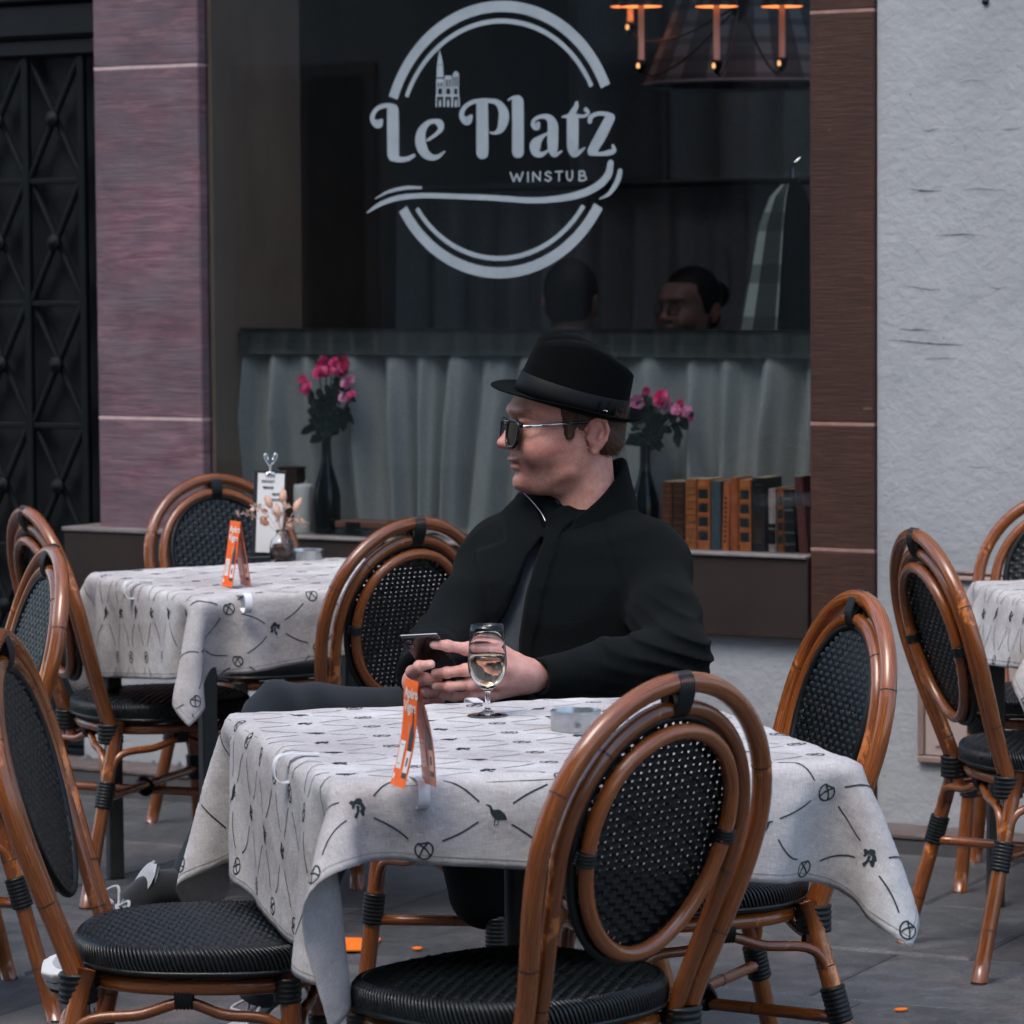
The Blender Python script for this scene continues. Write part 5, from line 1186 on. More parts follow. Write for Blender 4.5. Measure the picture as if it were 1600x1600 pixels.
def shoe(an, fdir, up, name_lab):
    fdir = nrm(fdir); up = nrm(up-fdir*(up@fdir)); sd_ = np.cross(up, fdir); Mx = np.stack([fdir, sd_, up]); c = an-up*.075-fdir*.02
    L_ = lambda P: (P-c)@Mx.T
    def outline(x): return tab(x, [(-.075, .0), (-.07, .018), (-.05, .032), (0, .034), (.06, .040), (.12, .047), (.165, .043), (.20, .026), (.212, .0)])
    def up_fn(P):
        q = L_(P); x, y, z = q[..., 0], q[..., 1], q[..., 2]; h = tab(x, [(-.075, .055), (-.02, .072), (.03, .075), (.08, .058), (.14, .040), (.19, .026), (.21, .01)])
        w_ = np.maximum(outline(x)-.004, .004)*(1-.25*np.clip((z-.02)/.06, 0, 1)**2)
        d = ((np.abs(y/w_)**2.4+np.abs(np.clip(z, 0, 1)/np.maximum(h, .008))**2.4)**(1/2.4)-1)*.03; d = smax(d, -z+.004, .004); d = smax(d, np.maximum(x-.212, -.076-x), .004)
        return smax(d, -ell(q, (-.015, 0, .085), (.045, .028, .035)), .006)-.001*snoise(P, 90, 3)
    r_ = .26; o = obj('shoe', net_mb(up_fn, c-r_, c+r_, .0045), M['canvas'], man, world=True)
    def so_(P):
        q = L_(P); x, y, z = q[..., 0], q[..., 1], q[..., 2]; d = smax((np.abs(y)-outline(x))*.8, np.maximum(z-.016-.012*np.clip((x-.15)/.04, 0, 1), -.010-z), .003); return smax(d, np.maximum(x-.213, -.077-x), .003)
    sl = obj('sole', net_mb(so_, c-r_, c+r_, .0042), M['rubber'], o); sl.data.transform(Matrix.Translation(-Vector(man.location)))
    g = MB(); xs = np.linspace(-.072, .208, 40)
    V = [];
    for s in (1, -1):
        for x in (xs if s > 0 else xs[::-1]): V.append(c+fdir*x+sd_*s*max(.002, outline(x)-.001)-up*.0145)
    V = np.array(V); m = len(V); g.add(np.vstack([V, V+up*.0042]), [list(range(m))[::-1], list(range(m, 2*m))]+[(i, (i+1) % m, m+(i+1) % m, m+i) for i in range(m)])
    P_ = [c+fdir*x+sd_*s*(outline(x)+.0003)+up*.0095 for s in (1, -1) for x in (xs if s > 0 else xs[::-1])]; tube(g, P_, .0010, 5, closed=True)
    bt = obj('outsole', g, M['blackrubber'], o, smooth=False); bt.data.transform(Matrix.Translation(-Vector(man.location)))
    g = MB(); T_ = [c+fdir*(.028-.035*t)+up*(.062+.055*t) for t in (0, .5, 1)]
    for s in np.linspace(-1, 1, 2): pass
    V = []
    for i, t in enumerate(np.linspace(0, 1, 8)):
        for s in np.linspace(-1, 1, 7): V.append(c+fdir*(.052-.088*t-.006*s*s)+up*(.056+.066*t)+sd_*s*.026*(1-.75*max(0, t-.7)**2*11))
    V = np.array(V); g.add(np.vstack([V, V-up*.007-fdir*.002]), grid_faces(8, 7)+[tuple(i+56 for i in f[::-1]) for f in grid_faces(8, 7)]+[(i, i+56, i+57, i+1) for i in range(49, 55)])
    for k in range(5):
        x = .045+.020*k; h = .075-.0115*k
        tube(g, [c+fdir*x+sd_*.026+up*(h-.014), c+fdir*(x+.004)+up*(h-.001), c+fdir*x-sd_*.026+up*(h-.014)], .0036, 6)
    for s in (1, -1): tube(g, spline([c+fdir*.045+up*.074, c+fdir*.03+sd_*s*.03+up*.092, c+fdir*.055+sd_*s*.055+up*.075, c+fdir*.05+sd_*s*.02+up*.072, c+fdir*.07+sd_*s*.06+up*.055], 20), .0031, 6)
    lc = obj('lace', g, M['canvas'], o); lc.data.transform(Matrix.Translation(-Vector(man.location)))
shoe(AS+V3(.0, -.0, -.006), at(70, 1485, 6.11)-at(250, 1395, 6.17), V3(.12, -.30, 1), 0)
shoe(AL+V3(0, 0, -.042), V3(-.9, -.42, -.02), V3(0, 0, 1), 1)
# phone in his hands
TL, TR, BR, BL = at(632, 1000, 6.125), at(686, 996, 6.10), at(718, 1044, 6.185), at(655, 1046, 6.20)
c = (TL+TR+BR+BL)/4; ax = nrm(TR-TL+BR-BL); ay = (BR-TR+BL-TL); ay = nrm(ay-ax*(ay@ax)); az = np.cross(ax, ay); ph_ = thing('phone', 'black phone held between the hands of the man in the hat', 'phone', tuple(c))
Mp = Matrix(((ax[0], ay[0], az[0], 0), (ax[1], ay[1], az[1], 0), (ax[2], ay[2], az[2], 0), (0, 0, 0, 1)))
g = MB(); box(g, (-.033, -.066, -.0044), (.033, .066, .0044), bev=.003); g.xf(Mp); obj('phone_body', g, M['phone'], ph_, smooth=False)
g = MB(); box(g, (-.0337, -.0667, -.0022), (.0337, .0667, .0022), bev=.0015); g.xf(Mp); obj('phone_rim', g, M['phone_edge'], ph_, smooth=False)
g = MB(); sg_ = -1 if az[1] > 0 else 1
for x, y in ((-.022, -.052), (-.022, -.036)):
    q = MB(); lathe(q, [(.006, .0045*sg_), (.0058, .0056*sg_), (.004, .0058*sg_), (0, .0056*sg_)], 16); q.v = [v+V3(x, y, 0) for v in q.v]; g.merge(q)
g.xf(Mp); obj('phone_camera', g, M['phone_edge'], ph_)
# two guests seen through the pane
def guest(px, py, y, face, label, hairmode, bun=False, cloth_='felt', scale_=1.0):
    p = fp(px, py, y); w = FO+FE*p[0]+FI*y; O_ = V3(w[0], w[1], p[2]); Fm = frame(face)
    t = thing('person', label, 'person', (O_[0], O_[1], O_[2]-.75))
    V, F = surfnet(lambda P: smin(head_sdf((P-O_)@Fm.T), cone(P, O_-V3(0, 0, .16), O_-V3(0, 0, .5), .06, .10), .03), O_-V3(.15, .15, .5), O_+V3(.15, .15, .16), .0055)
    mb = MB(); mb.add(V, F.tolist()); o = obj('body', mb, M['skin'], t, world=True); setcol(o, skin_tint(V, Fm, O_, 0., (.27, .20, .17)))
    def hr(P):
        q = (P-O_)@Fm.T; f, l, u = q[..., 0], q[..., 1], q[..., 2]; d = ell(q, (-.014, 0, .052), (.106, .087, .103)); d = smin(d, ell(q, (-.05, 0, -.01), (.055, .07, .06)), .02)
        fl = tab(u, [(.16, .2), (.10, .085), (.085, .06), (.05, .03), (0, .012), (-.01, -.035), (-.1, -.06)]); d = smax(d, f-fl, .006); d = smax(d, -.05-u, .01)
        if bun: d = smin(d, ell(q, (-.125, 0, .06), (.045, .045, .045)), .01)
        return d+.0015*snoise(P, 200, 3)
    obj('hair', net_mb(hr, O_-V3(.20, .20, .12), O_+V3(.20, .20, .18), .006), M['darkhair'], t, world=True)
    l_ = Fm[1]
    obj('jumper', net_mb(lambda P: smin(chain(P, [O_-V3(0, 0, .19)-l_*.15, O_-V3(0, 0, .15), O_-V3(0, 0, .19)+l_*.15], [.075, .078, .075], .03), smin(cone(P, O_-V3(0, 0, .25), O_-V3(0, 0, .7), .15, .16), chain(P, [O_-V3(0, 0, .20)-l_*.17, O_-V3(0, 0, .45)-l_*.22], [.07, .06]), .04), .04), O_-V3(.4, .4, .74), O_+V3(.4, .4, -.06), .013), M[cloth_], t, world=True)
    return t, Fm, O_
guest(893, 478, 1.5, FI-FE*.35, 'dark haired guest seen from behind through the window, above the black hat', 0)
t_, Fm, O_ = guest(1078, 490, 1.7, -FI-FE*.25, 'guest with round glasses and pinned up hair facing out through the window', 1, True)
g = MB()
for s in (-1, 1): tube(g, [O_+Fm[0]*(.121-3*abs(.034*s+.02*math.cos(a))**2)+Fm[1]*(s*.034+.021*math.cos(a))+Fm[2]*(.016+.020*math.sin(a)) for a in np.linspace(0, 2*math.pi, 20, endpoint=False)], .0012, 5, closed=True)
obj('glasses', g, M['frame_b'], t_, world=True)
# ------------------------------------------------------------------ on the tables
def onT(px, py, z=.752):
    a = at(px, py, 1.); r = a-V3(0, 0, CH); t = (z-CH)/r[2]; return V3(0, 0, CH)+r*t
def text_mb(s, size, bold=0):
    cu = bpy.data.curves.new('t', 'FONT'); cu.body = s; cu.size = size; cu.align_x = 'LEFT'; cu.offset = bold; cu.resolution_u = 2
    o = bpy.data.objects.new('t', cu); scene.collection.objects.link(o); dg = bpy.context.evaluated_depsgraph_get(); dg.update(); me = o.evaluated_get(dg).to_mesh()
    V = np.array([v.co[:] for v in me.vertices]).reshape(-1, 3); F = [list(p.vertices) for p in me.polygons]; o.evaluated_get(dg).to_mesh_clear(); bpy.data.objects.remove(o); bpy.data.curves.remove(cu)
    mb = MB(); mb.add(V, F); return mb
def tent(px4, label, bow):
    pts = [onT(*p) for p in px4]; C = sum(pts)/4; W_ = nrm((pts[1]-pts[0])+(pts[3]-pts[2])); N_ = nrm(np.cross(V3(0, 0, 1), W_))      # N_ towards card b
    if N_@(pts[2]-pts[0]) < 0: N_ = -N_
    t = thing('price_card', label, 'menu card', tuple(C)); w_, h_, sp = .057, .150, .024
    for side in (-1, 1):
        front = side < 0
        def S(u, v, off=0):
            b = bow*math.sin(math.pi*min(1, v*1.1))*(-side)*-1; o_ = sp*(1-v)*side+b*side
            return W_*(u-.5)*w_+N_*(o_+side*off)+V3(0, 0, v*h_)
        def patch(mb, u0, u1, v0, v1, off, th=0, n=10):
            V = [S(u, v, off) for v in np.linspace(v0, v1, n) for u in (u0, u1)]; F = [(2*i, 2*i+1, 2*i+3, 2*i+2) for i in range(n-1)]; mb.add(V, F)
        def poly(mb, P_, off): mb.add([S(u, v, off) for u, v in P_], [list(range(len(P_)))])
        def txt(mb, s, u0, v0, size, off, bold=.0):
            q = text_mb(s, size, bold); X = q.v[0]; mx_ = X[:, 0].max(); k = 1
            fl = (lambda u: u) if side < 0 else (lambda u: 1-u)
            mb.add([S(fl(u0+x/w_*k), v0+y/h_, off) for x, y, _ in X], q.f)
        g = MB(); patch(g, 0, 1, 0, 1, .0004, n=16); patch(g, 0, 1, 0, 1, -.0004, n=16); cardm = M['orange_c'] if front else M['pinkback']
        c_ = obj('card', g, [M['orange_c']], t, smooth=False)
        # both faces printed: outer face always, inner face of the far leaf is what the viewer sees
        for fo in ((.0008,) if front else (.0008, -.0008)):
            g = MB(); q = MB(); k = MB()
            poly(g, [(.08, .16), (.44, .16), (.44, .42), (.08, .42)], fo); poly(g, [(.62, .14), (.93, .14), (.93, .34), (.62, .34)], fo); poly(g, [(.10+.07*math.cos(a), .085+.03*math.sin(a)) for a in np.linspace(0, 6.28, 14)[:-1]], fo)
            for r_ in range(6): poly(k, [(.12, .385-.035*r_), (.36-.05*(r_ % 2), .385-.035*r_), (.36-.05*(r_ % 2), .379-.035*r_), (.12, .379-.035*r_)], fo*1.4)
            poly(k, [(.62, .09), (.93, .09), (.93, .137), (.62, .137)], fo); poly(k, [(.62, .343), (.93, .343), (.92, .50), (.84, .60), (.82, .74), (.74, .74), (.73, .60), (.63, .50)], fo)
            poly(k, [(.72, .20), (.83, .20), (.83, .28), (.72, .28)], fo*1.4)
            poly(q, [(.52, .49), (.55, .49), (.55, .40), (.50, .395), (.50, .39), (.60, .39), (.60, .395), (.57, .40), (.57, .49), (.60, .50), (.62, .60), (.48, .60), (.49, .50)], fo)
            if fo > 0: txt(g, 'Apéro', .08, .83, .0215, fo, .0006); txt(g, 'Vigne', .06, .70, .0215, fo, .0006)
            tag(obj('print_white', g, M['white_c'] if fo > 0 else M['pinkwhite'], c_, smooth=False)); obj('print_dark', k, M['blue_ink'], c_, smooth=False); obj('print_glass', q, M['pinkback'], c_, smooth=False)
        if not front:
            g = MB(); patch(g, .003, .997, .002, .99, -.0006, n=16); obj('reverse', g, M['pinkback'], c_, smooth=False)
tent([(603, 1224), (636, 1237), (655, 1218), (688, 1231)], 'bowed orange price card standing near the wine glass, seen edge on', .006)
tent([(337, 914), (369, 920), (371, 912), (401, 917)], 'orange price card standing in front of the menu board', .001)
def clip(p, out, label):
    """white plastic cloth clip: p on the table edge, out = direction away from the table"""
    out = nrm(V3(out[0], out[1], 0)); sd_ = np.cross(V3(0, 0, 1), out); g = MB()
    prof = spline([(-.048, .0035), (-.02, .0042), (.0, .0045), (.013, .001), (.019, -.012), (.018, -.028), (.008, -.036), (-.006, -.034), (-.016, -.0285)], 34)
    V = []
    d_ = nrm(np.gradient(prof, axis=0)); nn = np.stack([-d_[:, 1], d_[:, 0]], 1)
    for k, (a, b) in enumerate(prof):
        for s, o_ in ((-1, 0), (1, 0), (1, .0022), (-1, .0022)):
            V.append(out*(a+nn[k, 0]*o_)+V3(0, 0, b+nn[k, 1]*o_)+sd_*s*.0085)
    g.add(V, grid_faces(34, 4, False, True)+[(0, 1, 2, 3), (135, 134, 133, 132)])
    o = obj('cloth_clip', g, M['clip'], smooth=True, angle=40); o.location = p; tag(o, label, 'clip', 'white tablecloth clips')
def edge(C, rz, x, y): c, s = math.cos(rz), math.sin(rz); return (C[0]+x*c-y*s, C[1]+x*s+y*c, .752)
dirv = lambda rz, x, y: (x*math.cos(rz)-y*math.sin(rz), x*math.sin(rz)+y*math.cos(rz))
def clip_at(C, rz, w_, d_, px, py, side, label, top=.752):
    q = onT(px, py)-C; e_ = .008; x = q[0]*math.cos(rz)+q[1]*math.sin(rz); y = -q[0]*math.sin(rz)+q[1]*math.cos(rz)
    if side == 'l': x = -w_/2-e_
    if side == 'f': y = -d_/2-e_
    if side == 'b': y = d_/2+e_
    clip(edge(C, rz, x, y), dirv(rz, {'l': -1}.get(side, 0), {'f': -1, 'b': 1}.get(side, 0)), label)
clip_at(T1C, T1R, .80, .88, 428, 1185, 'l', 'white clip on the side edge of the wine glass table, seen from its side')
clip_at(T1C, T1R, .80, .88, 690, 1240, 'f', 'white clip just below the bowed orange price card')
clip_at(T1C, T1R, .80, .88, 740, 1098, 'b', 'white clip tab lying between the wine glass and the hands')
clip_at(T2C, T2R, .72, .86, 215, 910, 'l', 'white clip on the side edge of the menu board table')
clip_at(T2C, T2R, .72, .86, 380, 930, 'f', 'white clip below the orange card of the menu board table')
# wine glass
p = onT(762, 1119); wg = thing('wine_glass', 'stemmed tasting glass half full of pale rose wine by the hands', 'wine glass', tuple(p))
g = MB(); outer = [(0, .0012), (.031, .0012), (.0315, .0022), (.030, .0032), (.014, .0062), (.0058, .011), (.0044, .018), (.0042, .034), (.0052, .041), (.010, .0455), (.020, .0545), (.0278, .0665), (.0316, .081), (.0318, .092), (.0300, .115), (.0268, .150)]
inner = [(.0259, .150), (.0289, .115), (.0307, .092), (.0305, .081), (.0267, .068), (.0188, .0565), (.009, .0485), (0, .0465)]
lathe(g, spline(outer, 56).tolist()+inner, 48, caps=False); obj('glass', g, M['glass'], wg)
g = MB(); lathe(g, [(0, .0467), (.0088, .0487), (.0186, .0567), (.0265, .0682), (.0303, .0812), (.0305, .092), (.0298, .1010), (0, .1010)], 48, caps=False); obj('wine', g, M['wine'], wg)
def ashtray(p, label, r=.042, h=.030):
    g = MB(); lathe(g, [(0, 0), (r*.96, 0), (r, .002), (r, h), (r-.0012, h+.0006), (r-.002, h-.001), (r-.002, .003), (0, .003)], 48, caps=False)
    for a in (0, 2.1, 4.2): q = MB()
    o = obj('ashtray', g, M['steel'], smooth=True, angle=40); o.location = tuple(p); tag(o, label, 'ashtray', 'round steel ashtrays')
ashtray(onT(900, 1141), 'round steel ashtray standing between the wine glass and the nearest chair back', .040, .032)
ashtray(onT(476, 876), 'round steel ashtray standing beside the little vase of dried flowers', .048, .027)
# little vase with dried grasses
p = onT(441, 878); vs = thing('flower_vase', 'tiny amber glass vase of pale dried grasses beside a steel ashtray', 'vase', tuple(p)); vs.scale = (1.25, 1.25, 1.25)
g = MB(); lathe(g, [(0, .001), (.022, .001), (.0245, .006), (.0255, .030), (.022, .044), (.012, .053), (.0115, .062), (.0125, .064), (.0100, .064), (.0100, .053), (.020, .043), (.0235, .030), (.0225, .006), (0, .004)], 32, caps=False); obj('glass', g, M['glass'], vs)
M['amber'] = noisy('amber_pebbles', (.32, .085, .03), (.55, .20, .08), 120, .4, .5, .5, .003); M['straw'] = noisy('dried_grass', (.55, .36, .27), (.72, .52, .42), 60, .9, .2, .3); M['peach'] = noisy('bunny_tail_grass', (.66, .36, .24), (.80, .55, .44), 90, .95, .1, .6, .002)
g = MB(); lathe(g, [(0, .0045), (.0220, .0065), (.0229, .030), (.0200, .036), (0, .037)], 24, caps=False); obj('filling', g, M['amber'], vs)
rr = random.Random(3); st = MB()
def stem(mb, a, b, c, r=.0008): tube(mb, spline([a, b, c], 10), r, 5)
heads = [(-.020, -.002, .118, .0075, .030), (.002, .0, .128, .0080, .032), (.024, .004, .112, .0075, .030), (-.006, -.008, .102, .007, .026)]
for x, y, z, r_, h_ in heads:
    stem(st, (0, 0, .03), (x*.3, y*.3, .07), (x, y, z-h_*.4)); g = MB(); d_ = nrm(V3(x*1.4, y, z-.05)); q = MB()
    prof = [(0, 0), (r_*.6, h_*.12), (r_, h_*.4), (r_*.8, h_*.75), (.001, h_)]; lathe(q, prof, 14, caps=False); V = q.v[0]
    V = V*(1+.06*rng.normal(size=(len(V), 1))); u_ = nrm(np.cross(d_, V3(0, 1, 0))); w_ = np.cross(d_, u_)
    q.v = [V[:, :1]*u_+V[:, 1:2]*w_+V[:, 2:]*d_+V3(x, y, z-h_*.4)]; obj('grass_head', q, M['peach'], vs)
for k in range(7):
    a = -2.6+.5*k+rr.uniform(-.2, .2); L = rr.uniform(.05, .085); e = V3(math.cos(a)*L-.018, rr.uniform(-.02, .02), .075+rr.uniform(-.015, .05)); stem(st, (0, 0, .05), e*.5+V3(0, 0, .035), e, .0007)
    for j in range(26):
        t = rr.uniform(.45, 1.05); c_ = V3(0, 0, .05)*(1-t)+e*t+V3(0, 0, .012*math.sin(t*3))+rng.normal(size=3)*.0035; d_ = rng.normal(size=3)*.004; st.add([c_, c_+d_, c_+V3(d_[1], d_[2], d_[0])], [(0, 1, 2)])
obj('dried_stems', st, M['straw'], vs)
# menu board
p = onT(418, 872); mn = thing('menu_stand', 'black menu board with a white sheet under a chrome clip', 'menu', tuple(p), R(8))
g = MB(); box(g, (-.052, -.035, 0), (.055, .035, .006), bev=.002); obj('stand_base', g, M['blackmetal'], mn, smooth=False)
tl = Matrix.Rotation(R(-7), 4, 'X') @ Matrix.Rotation(R(3), 4, 'Y')
g = MB(); box(g, (-.041, -.002, .006), (.041, .003, .222), bev=.0015); g.xf(tl); obj('board', g, M['blackmetal'], mn, smooth=False)
g = MB(); box(g, (-.031, -.0034, .014), (.036, -.0023, .214)); g.xf(tl); sheet = obj('menu_sheet', g, M['white_c'], mn, smooth=False)
g = MB()
for s, x, z, sz in (('CHOCOLAT', -.022, .190, .0085), ('VIENNOIS', -.018, .174, .0085), ('GRAND', .006, .158, .0085), ('CHOCOLAT', .002, .144, .0080)):
    q = text_mb(s, sz, .0004); g.add([(x+v[0]*.72, -.0040, z+v[1]*1.15) for v in q.v[0]], q.f)
g.xf(tl); obj('print', g, M['blue_ink'], sheet, smooth=False)
g = MB()
for (cx, cz, r_) in ((-.012, .118, .008), (-.014, .098, .010), (-.008, .088, .009)): g.add([(cx+r_*math.cos(a)*rng.uniform(.85, 1.1), -.0041-.0001*r_*100, cz+r_*.8*math.sin(a)) for a in np.linspace(0, 6.28, 15)[:-1]], [list(range(14))])
g.xf(tl); obj('picture', g, M['amber'], sheet, smooth=False)
g = MB(); box(g, (-.012, -.0065, .205), (.012, .004, .218), bev=.002); tube(g, spline([(-.002, -.005, .215), (-.003, -.006, .232), (-.012, -.007, .243), (-.017, -.007, .258), (-.012, -.007, .262), (-.007, -.007, .250)], 20), .0022, 8); tube(g, spline([(0, -.005, .215), (.001, -.006, .234), (.010, -.007, .244), (.015, -.007, .260), (.010, -.007, .263), (.004, -.007, .248)], 20), .0022, 8)
g.xf(tl); obj('chrome_clip', g, M['chrome'], mn)
# ------------------------------------------------------------------ on the window ledge
def ledge(px, y, z=.7095):
    p = fp(px, 800, y); return FO+FE*p[0]+FI*y+V3(0, 0, z)
M['bottleglass'] = material('black_bottle_glass', (.006, .009, .010), .06, .6); M['leaf'] = noisy('dark_leaf', (.016, .034, .022), (.030, .055, .032), 30, .5, .4, .3)
m = M['petal'] = material('pink_petal', (.75, .05, .22), .6, .3); n1 = noise(m, coords(m, 'Object'), 45, 3); setc(m, ramp(m, n1, [(.35, (.72, .012, .10)), (.55, (.92, .07, .30)), (.72, (.95, .42, .62))]))
M['petal2'] = material('pale_petal', (.80, .30, .52), .6, .3); n1 = noise(M['petal2'], coords(M['petal2'], 'Object'), 60, 3); setc(M['petal2'], ramp(M['petal2'], n1, [(.35, (.88, .12, .40)), (.6, (.95, .52, .74))]))
def blossom(mb, c, r, d, seed, mat=0):
    q = np.random.default_rng(seed); d = nrm(V3(*d)); u_ = nrm(np.cross(d, V3(.3, .2, 1))); w_ = np.cross(d, u_)
    for lay_, (n_, rr_, el) in enumerate(((6, 1.0, .15), (5, .78, .55), (5, .5, 1.0))):
        for i in range(n_):
            a = 2*math.pi*i/n_+lay_*.6+q.uniform(-.15, .15); dirr = u_*math.cos(a)+w_*math.sin(a); side_ = -u_*math.sin(a)+w_*math.cos(a); V = []
            for s in np.linspace(0, 1, 5):
                for t in np.linspace(-1, 1, 5):
                    w2 = r*.62*rr_*math.sin(math.pi*min(1, .15+.80*s))**.7; V.append(c+dirr*(r*rr_*s)*math.cos(el*.8)+d*(r*rr_*(s*math.sin(el)*.9+.12*t*t*s+.05*math.sin(7*s+3*t)))+side_*t*w2)
            mb.add(V, grid_faces(5, 5), mat)
def flower_bottle(px, y, clusters, label, h=.285):
    b = ledge(px, y); t = thing('flower_bottle', label, 'vase', tuple(b))
    g = MB(); lathe(g, [(0, 0), (.036, 0), (.0395, .004), (.040, .02), (.0400, .105), (.0375, .128), (.027, .165), (.0175, .198), (.0145, .225), (.0138, h-.012), (.0160, h-.010), (.0160, h-.002), (.0135, h), (.011, h-.001), (.011, h-.05)], 36, caps=False); obj('bottle', g, M['bottleglass'], t)
    lf = MB()
    for k, (cx, cy_, r_, n_, mt_) in enumerate(clusters):
        e = fp(cx, cy_, y-.01); c_ = V3(*(FO+FE*e[0]+FI*(y-.012)+V3(0, 0, e[2]))); g = MB(); q = np.random.default_rng(int(cx*7+cy_)); c0 = c_-b
        for j in range(n_):
            o_ = q.normal(size=3)*r_*.75 if n_ > 1 else V3(0, 0, 0); blossom(g, c0+o_, r_*q.uniform(.85, 1.25), -FI*1.0+FE*q.uniform(-.7, .7)+V3(0, 0, q.uniform(-.2, .9)), int(cx+j*13))
        obj('blossom', g, M[mt_], t); tube(lf, spline([V3(0, 0, h-.04), V3(0, 0, h+.01)*.5+c0*.5, c0], 10), .0022, 6)
        for j in range(6):
            tt = rng.uniform(.25, .97); cc = V3(0, 0, h)*(1-tt)+c0*tt+rng.normal(size=3)*.009+FI*.012; a = rng.uniform(0, 6.28); d_ = nrm(FE*math.cos(a)+FI*.3+V3(0, 0, math.sin(a)*.8+.15)); s_ = nrm(np.cross(d_, V3(.2, .9, .4))); L = rng.uniform(.022, .042); V = []
            for s in np.linspace(0, 1, 6):
                w_ = .012*math.sin(math.pi*(.08+.9*s)); V += [cc+d_*L*s-s_*w_-V3(0, 0, .010*s*s), cc+d_*L*s+V3(0, 0, .003-.010*s*s), cc+d_*L*s+s_*w_-V3(0, 0, .010*s*s)]
            lf.add(V, grid_faces(6, 3))
    for j in range(50):
        a = rng.uniform(0, 6.28); L = rng.uniform(.02, .05); c0 = V3(0, 0, h+(q_ := rng.uniform(-.01, .105)))+FE*rng.normal()*(.018+.22*max(q_, 0))+FI*rng.normal()*.012; d_ = nrm(FE*math.cos(a)+FI*math.sin(a)*.5+V3(0, 0, rng.uniform(-.4, .7))); s_ = nrm(np.cross(d_, V3(.2, .9, .4))); V = []
        for s in np.linspace(0, 1, 6):
            w_ = .013*math.sin(math.pi*(.08+.9*s)); V += [c0+d_*L*s-s_*w_-V3(0, 0, .010*s*s), c0+d_*L*s+V3(0, 0, .003-.010*s*s), c0+d_*L*s+s_*w_-V3(0, 0, .010*s*s)]
        lf.add(V, grid_faces(6, 3))
    obj('foliage', lf, M['leaf'], t)
flower_bottle(511, .095, [(470, 600, .017, 3, 'petal'), (481, 613, .013, 1, 'petal2'), (519, 580, .022, 6, 'petal'), (510, 590, .022, 2, 'petal'), (498, 574, .014, 3, 'petal'), (535, 578, .014, 3, 'petal'), (540, 612, .022, 2, 'petal2'), (554, 619, .014, 2, 'petal')], 'black bottle of hot pink blossoms beside the white candle in the window')
flower_bottle(1008, .095, [(997, 628, .018, 1, 'petal2'), (1011, 608, .011, 2, 'petal'), (1037, 630, .022, 4, 'petal'), (1046, 642, .017, 2, 'petal2'), (1069, 632, .013, 2, 'petal'), (1078, 640, .013, 2, 'petal2'), (1074, 654, .010, 2, 'petal')], 'black bottle of pink blossoms between the man and the row of books')
b = ledge(474, .10); t = thing('candle', 'thick white pillar candle beside the black flower bottle', 'candle', tuple(b)); M['wax'] = material('white_wax', (.80, .80, .78), .4, .4, Subsurface_Weight=.2, Subsurface_Scale=.02)
g = MB(); lathe(g, [(0, 0), (.0275, 0), (.028, .002), (.028, .128), (.0262, .1385), (.0235, .1415), (.020, .1340), (0, .132)], 32, caps=False); obj('wax', g, M['wax'], t); g = MB(); tube(g, spline([(0, 0, .130), (.002, 0, .142), (.009, 0, .150), (.013, 0, .153)], 8), .0014, 6); obj('wick', g, M['white_c'], t)
b = ledge(456, .12); t = thing('wooden_box', 'dark brown wooden box standing behind the candle in the window', 'box', tuple(b), FA); M['box_wood'] = noisy('dark_box_wood', (.030, .016, .010), (.055, .028, .018), 10, .6, .4, .2, sc=(1, 1, 8))
g = MB(); box(g, (-.034, -.02, 0), (.034, .025, .183), bev=.003); obj('carcass', g, M['box_wood'], t, smooth=False); g = MB(); box(g, (-.0355, -.0215, .1835), (.0355, .0265, .190), bev=.002); obj('lid', g, M['box_wood'], t, smooth=False)
# books
def bookm(nm, c, r=.45): return noisy(nm, tuple(x*.8 for x in c), tuple(min(1, x*1.2) for x in c), 60, r, .4, .3, .001)
M['paper'] = noisy('page_block', (.35, .28, .20), (.48, .40, .30), 200, .9, .1, .3); M['gilt'] = material('gilt', (.55, .30, .10), .35, .5, .6)
BK = [(1035, 1051, 753, (.085, .030, .014), 'ribs', 0, 'dark brown leather book with gilt ridges, first of the row beside the coat sleeve'), (1052, 1070, 753, (.045, .020, .012), 'ribs', 0, 'blackish brown ridged book, second of the row beside the coat sleeve'),
      (1071, 1089, 749, (.26, .085, .030), 'ribs', 0, 'light brown book with closely ribbed spine beside the square labelled one'), (1090, 1110, 749, (.36, .105, .032), 'labels', 0, 'orange leather book with four dark square labels, beside the blue grey book'),
      (1111, 1127, 752, (.045, .070, .080), 'plain', 0, 'blue grey cloth book without any lettering'), (1128, 1139, 753, (.38, .105, .042), 'title', -2, 'thin salmon orange book leaning beside the blue grey book'), (1141, 1154, 746, (.28, .075, .026), 'plain', 0, 'tall plain rust brown book between the salmon one and a labelled one'),
      (1155, 1174, 750, (.36, .110, .030), 'labels', 0, 'orange leather book with four dark labels, beside the tall black book'), (1175, 1196, 747, (.012, .012, .012), 'worn', 0, 'tall black and brown worn book, in the middle of the dark ones'), (1201, 1213, 764, (.26, .21, .19), 'worn', 0, 'short cracked pale book between two dark books'),
      (1215, 1226, 762, (.20, .060, .018), 'labels', 0, 'short thin orange and black book beside the pale cracked one'), (1229, 1247, 765, (.010, .012, .013), 'silver', 3, 'black book with silver bands leaning towards the pillar'), (1251, 1266, 745, (.10, .030, .030), 'tag', 5, 'maroon book with a black and white spine tag against the pillar')]
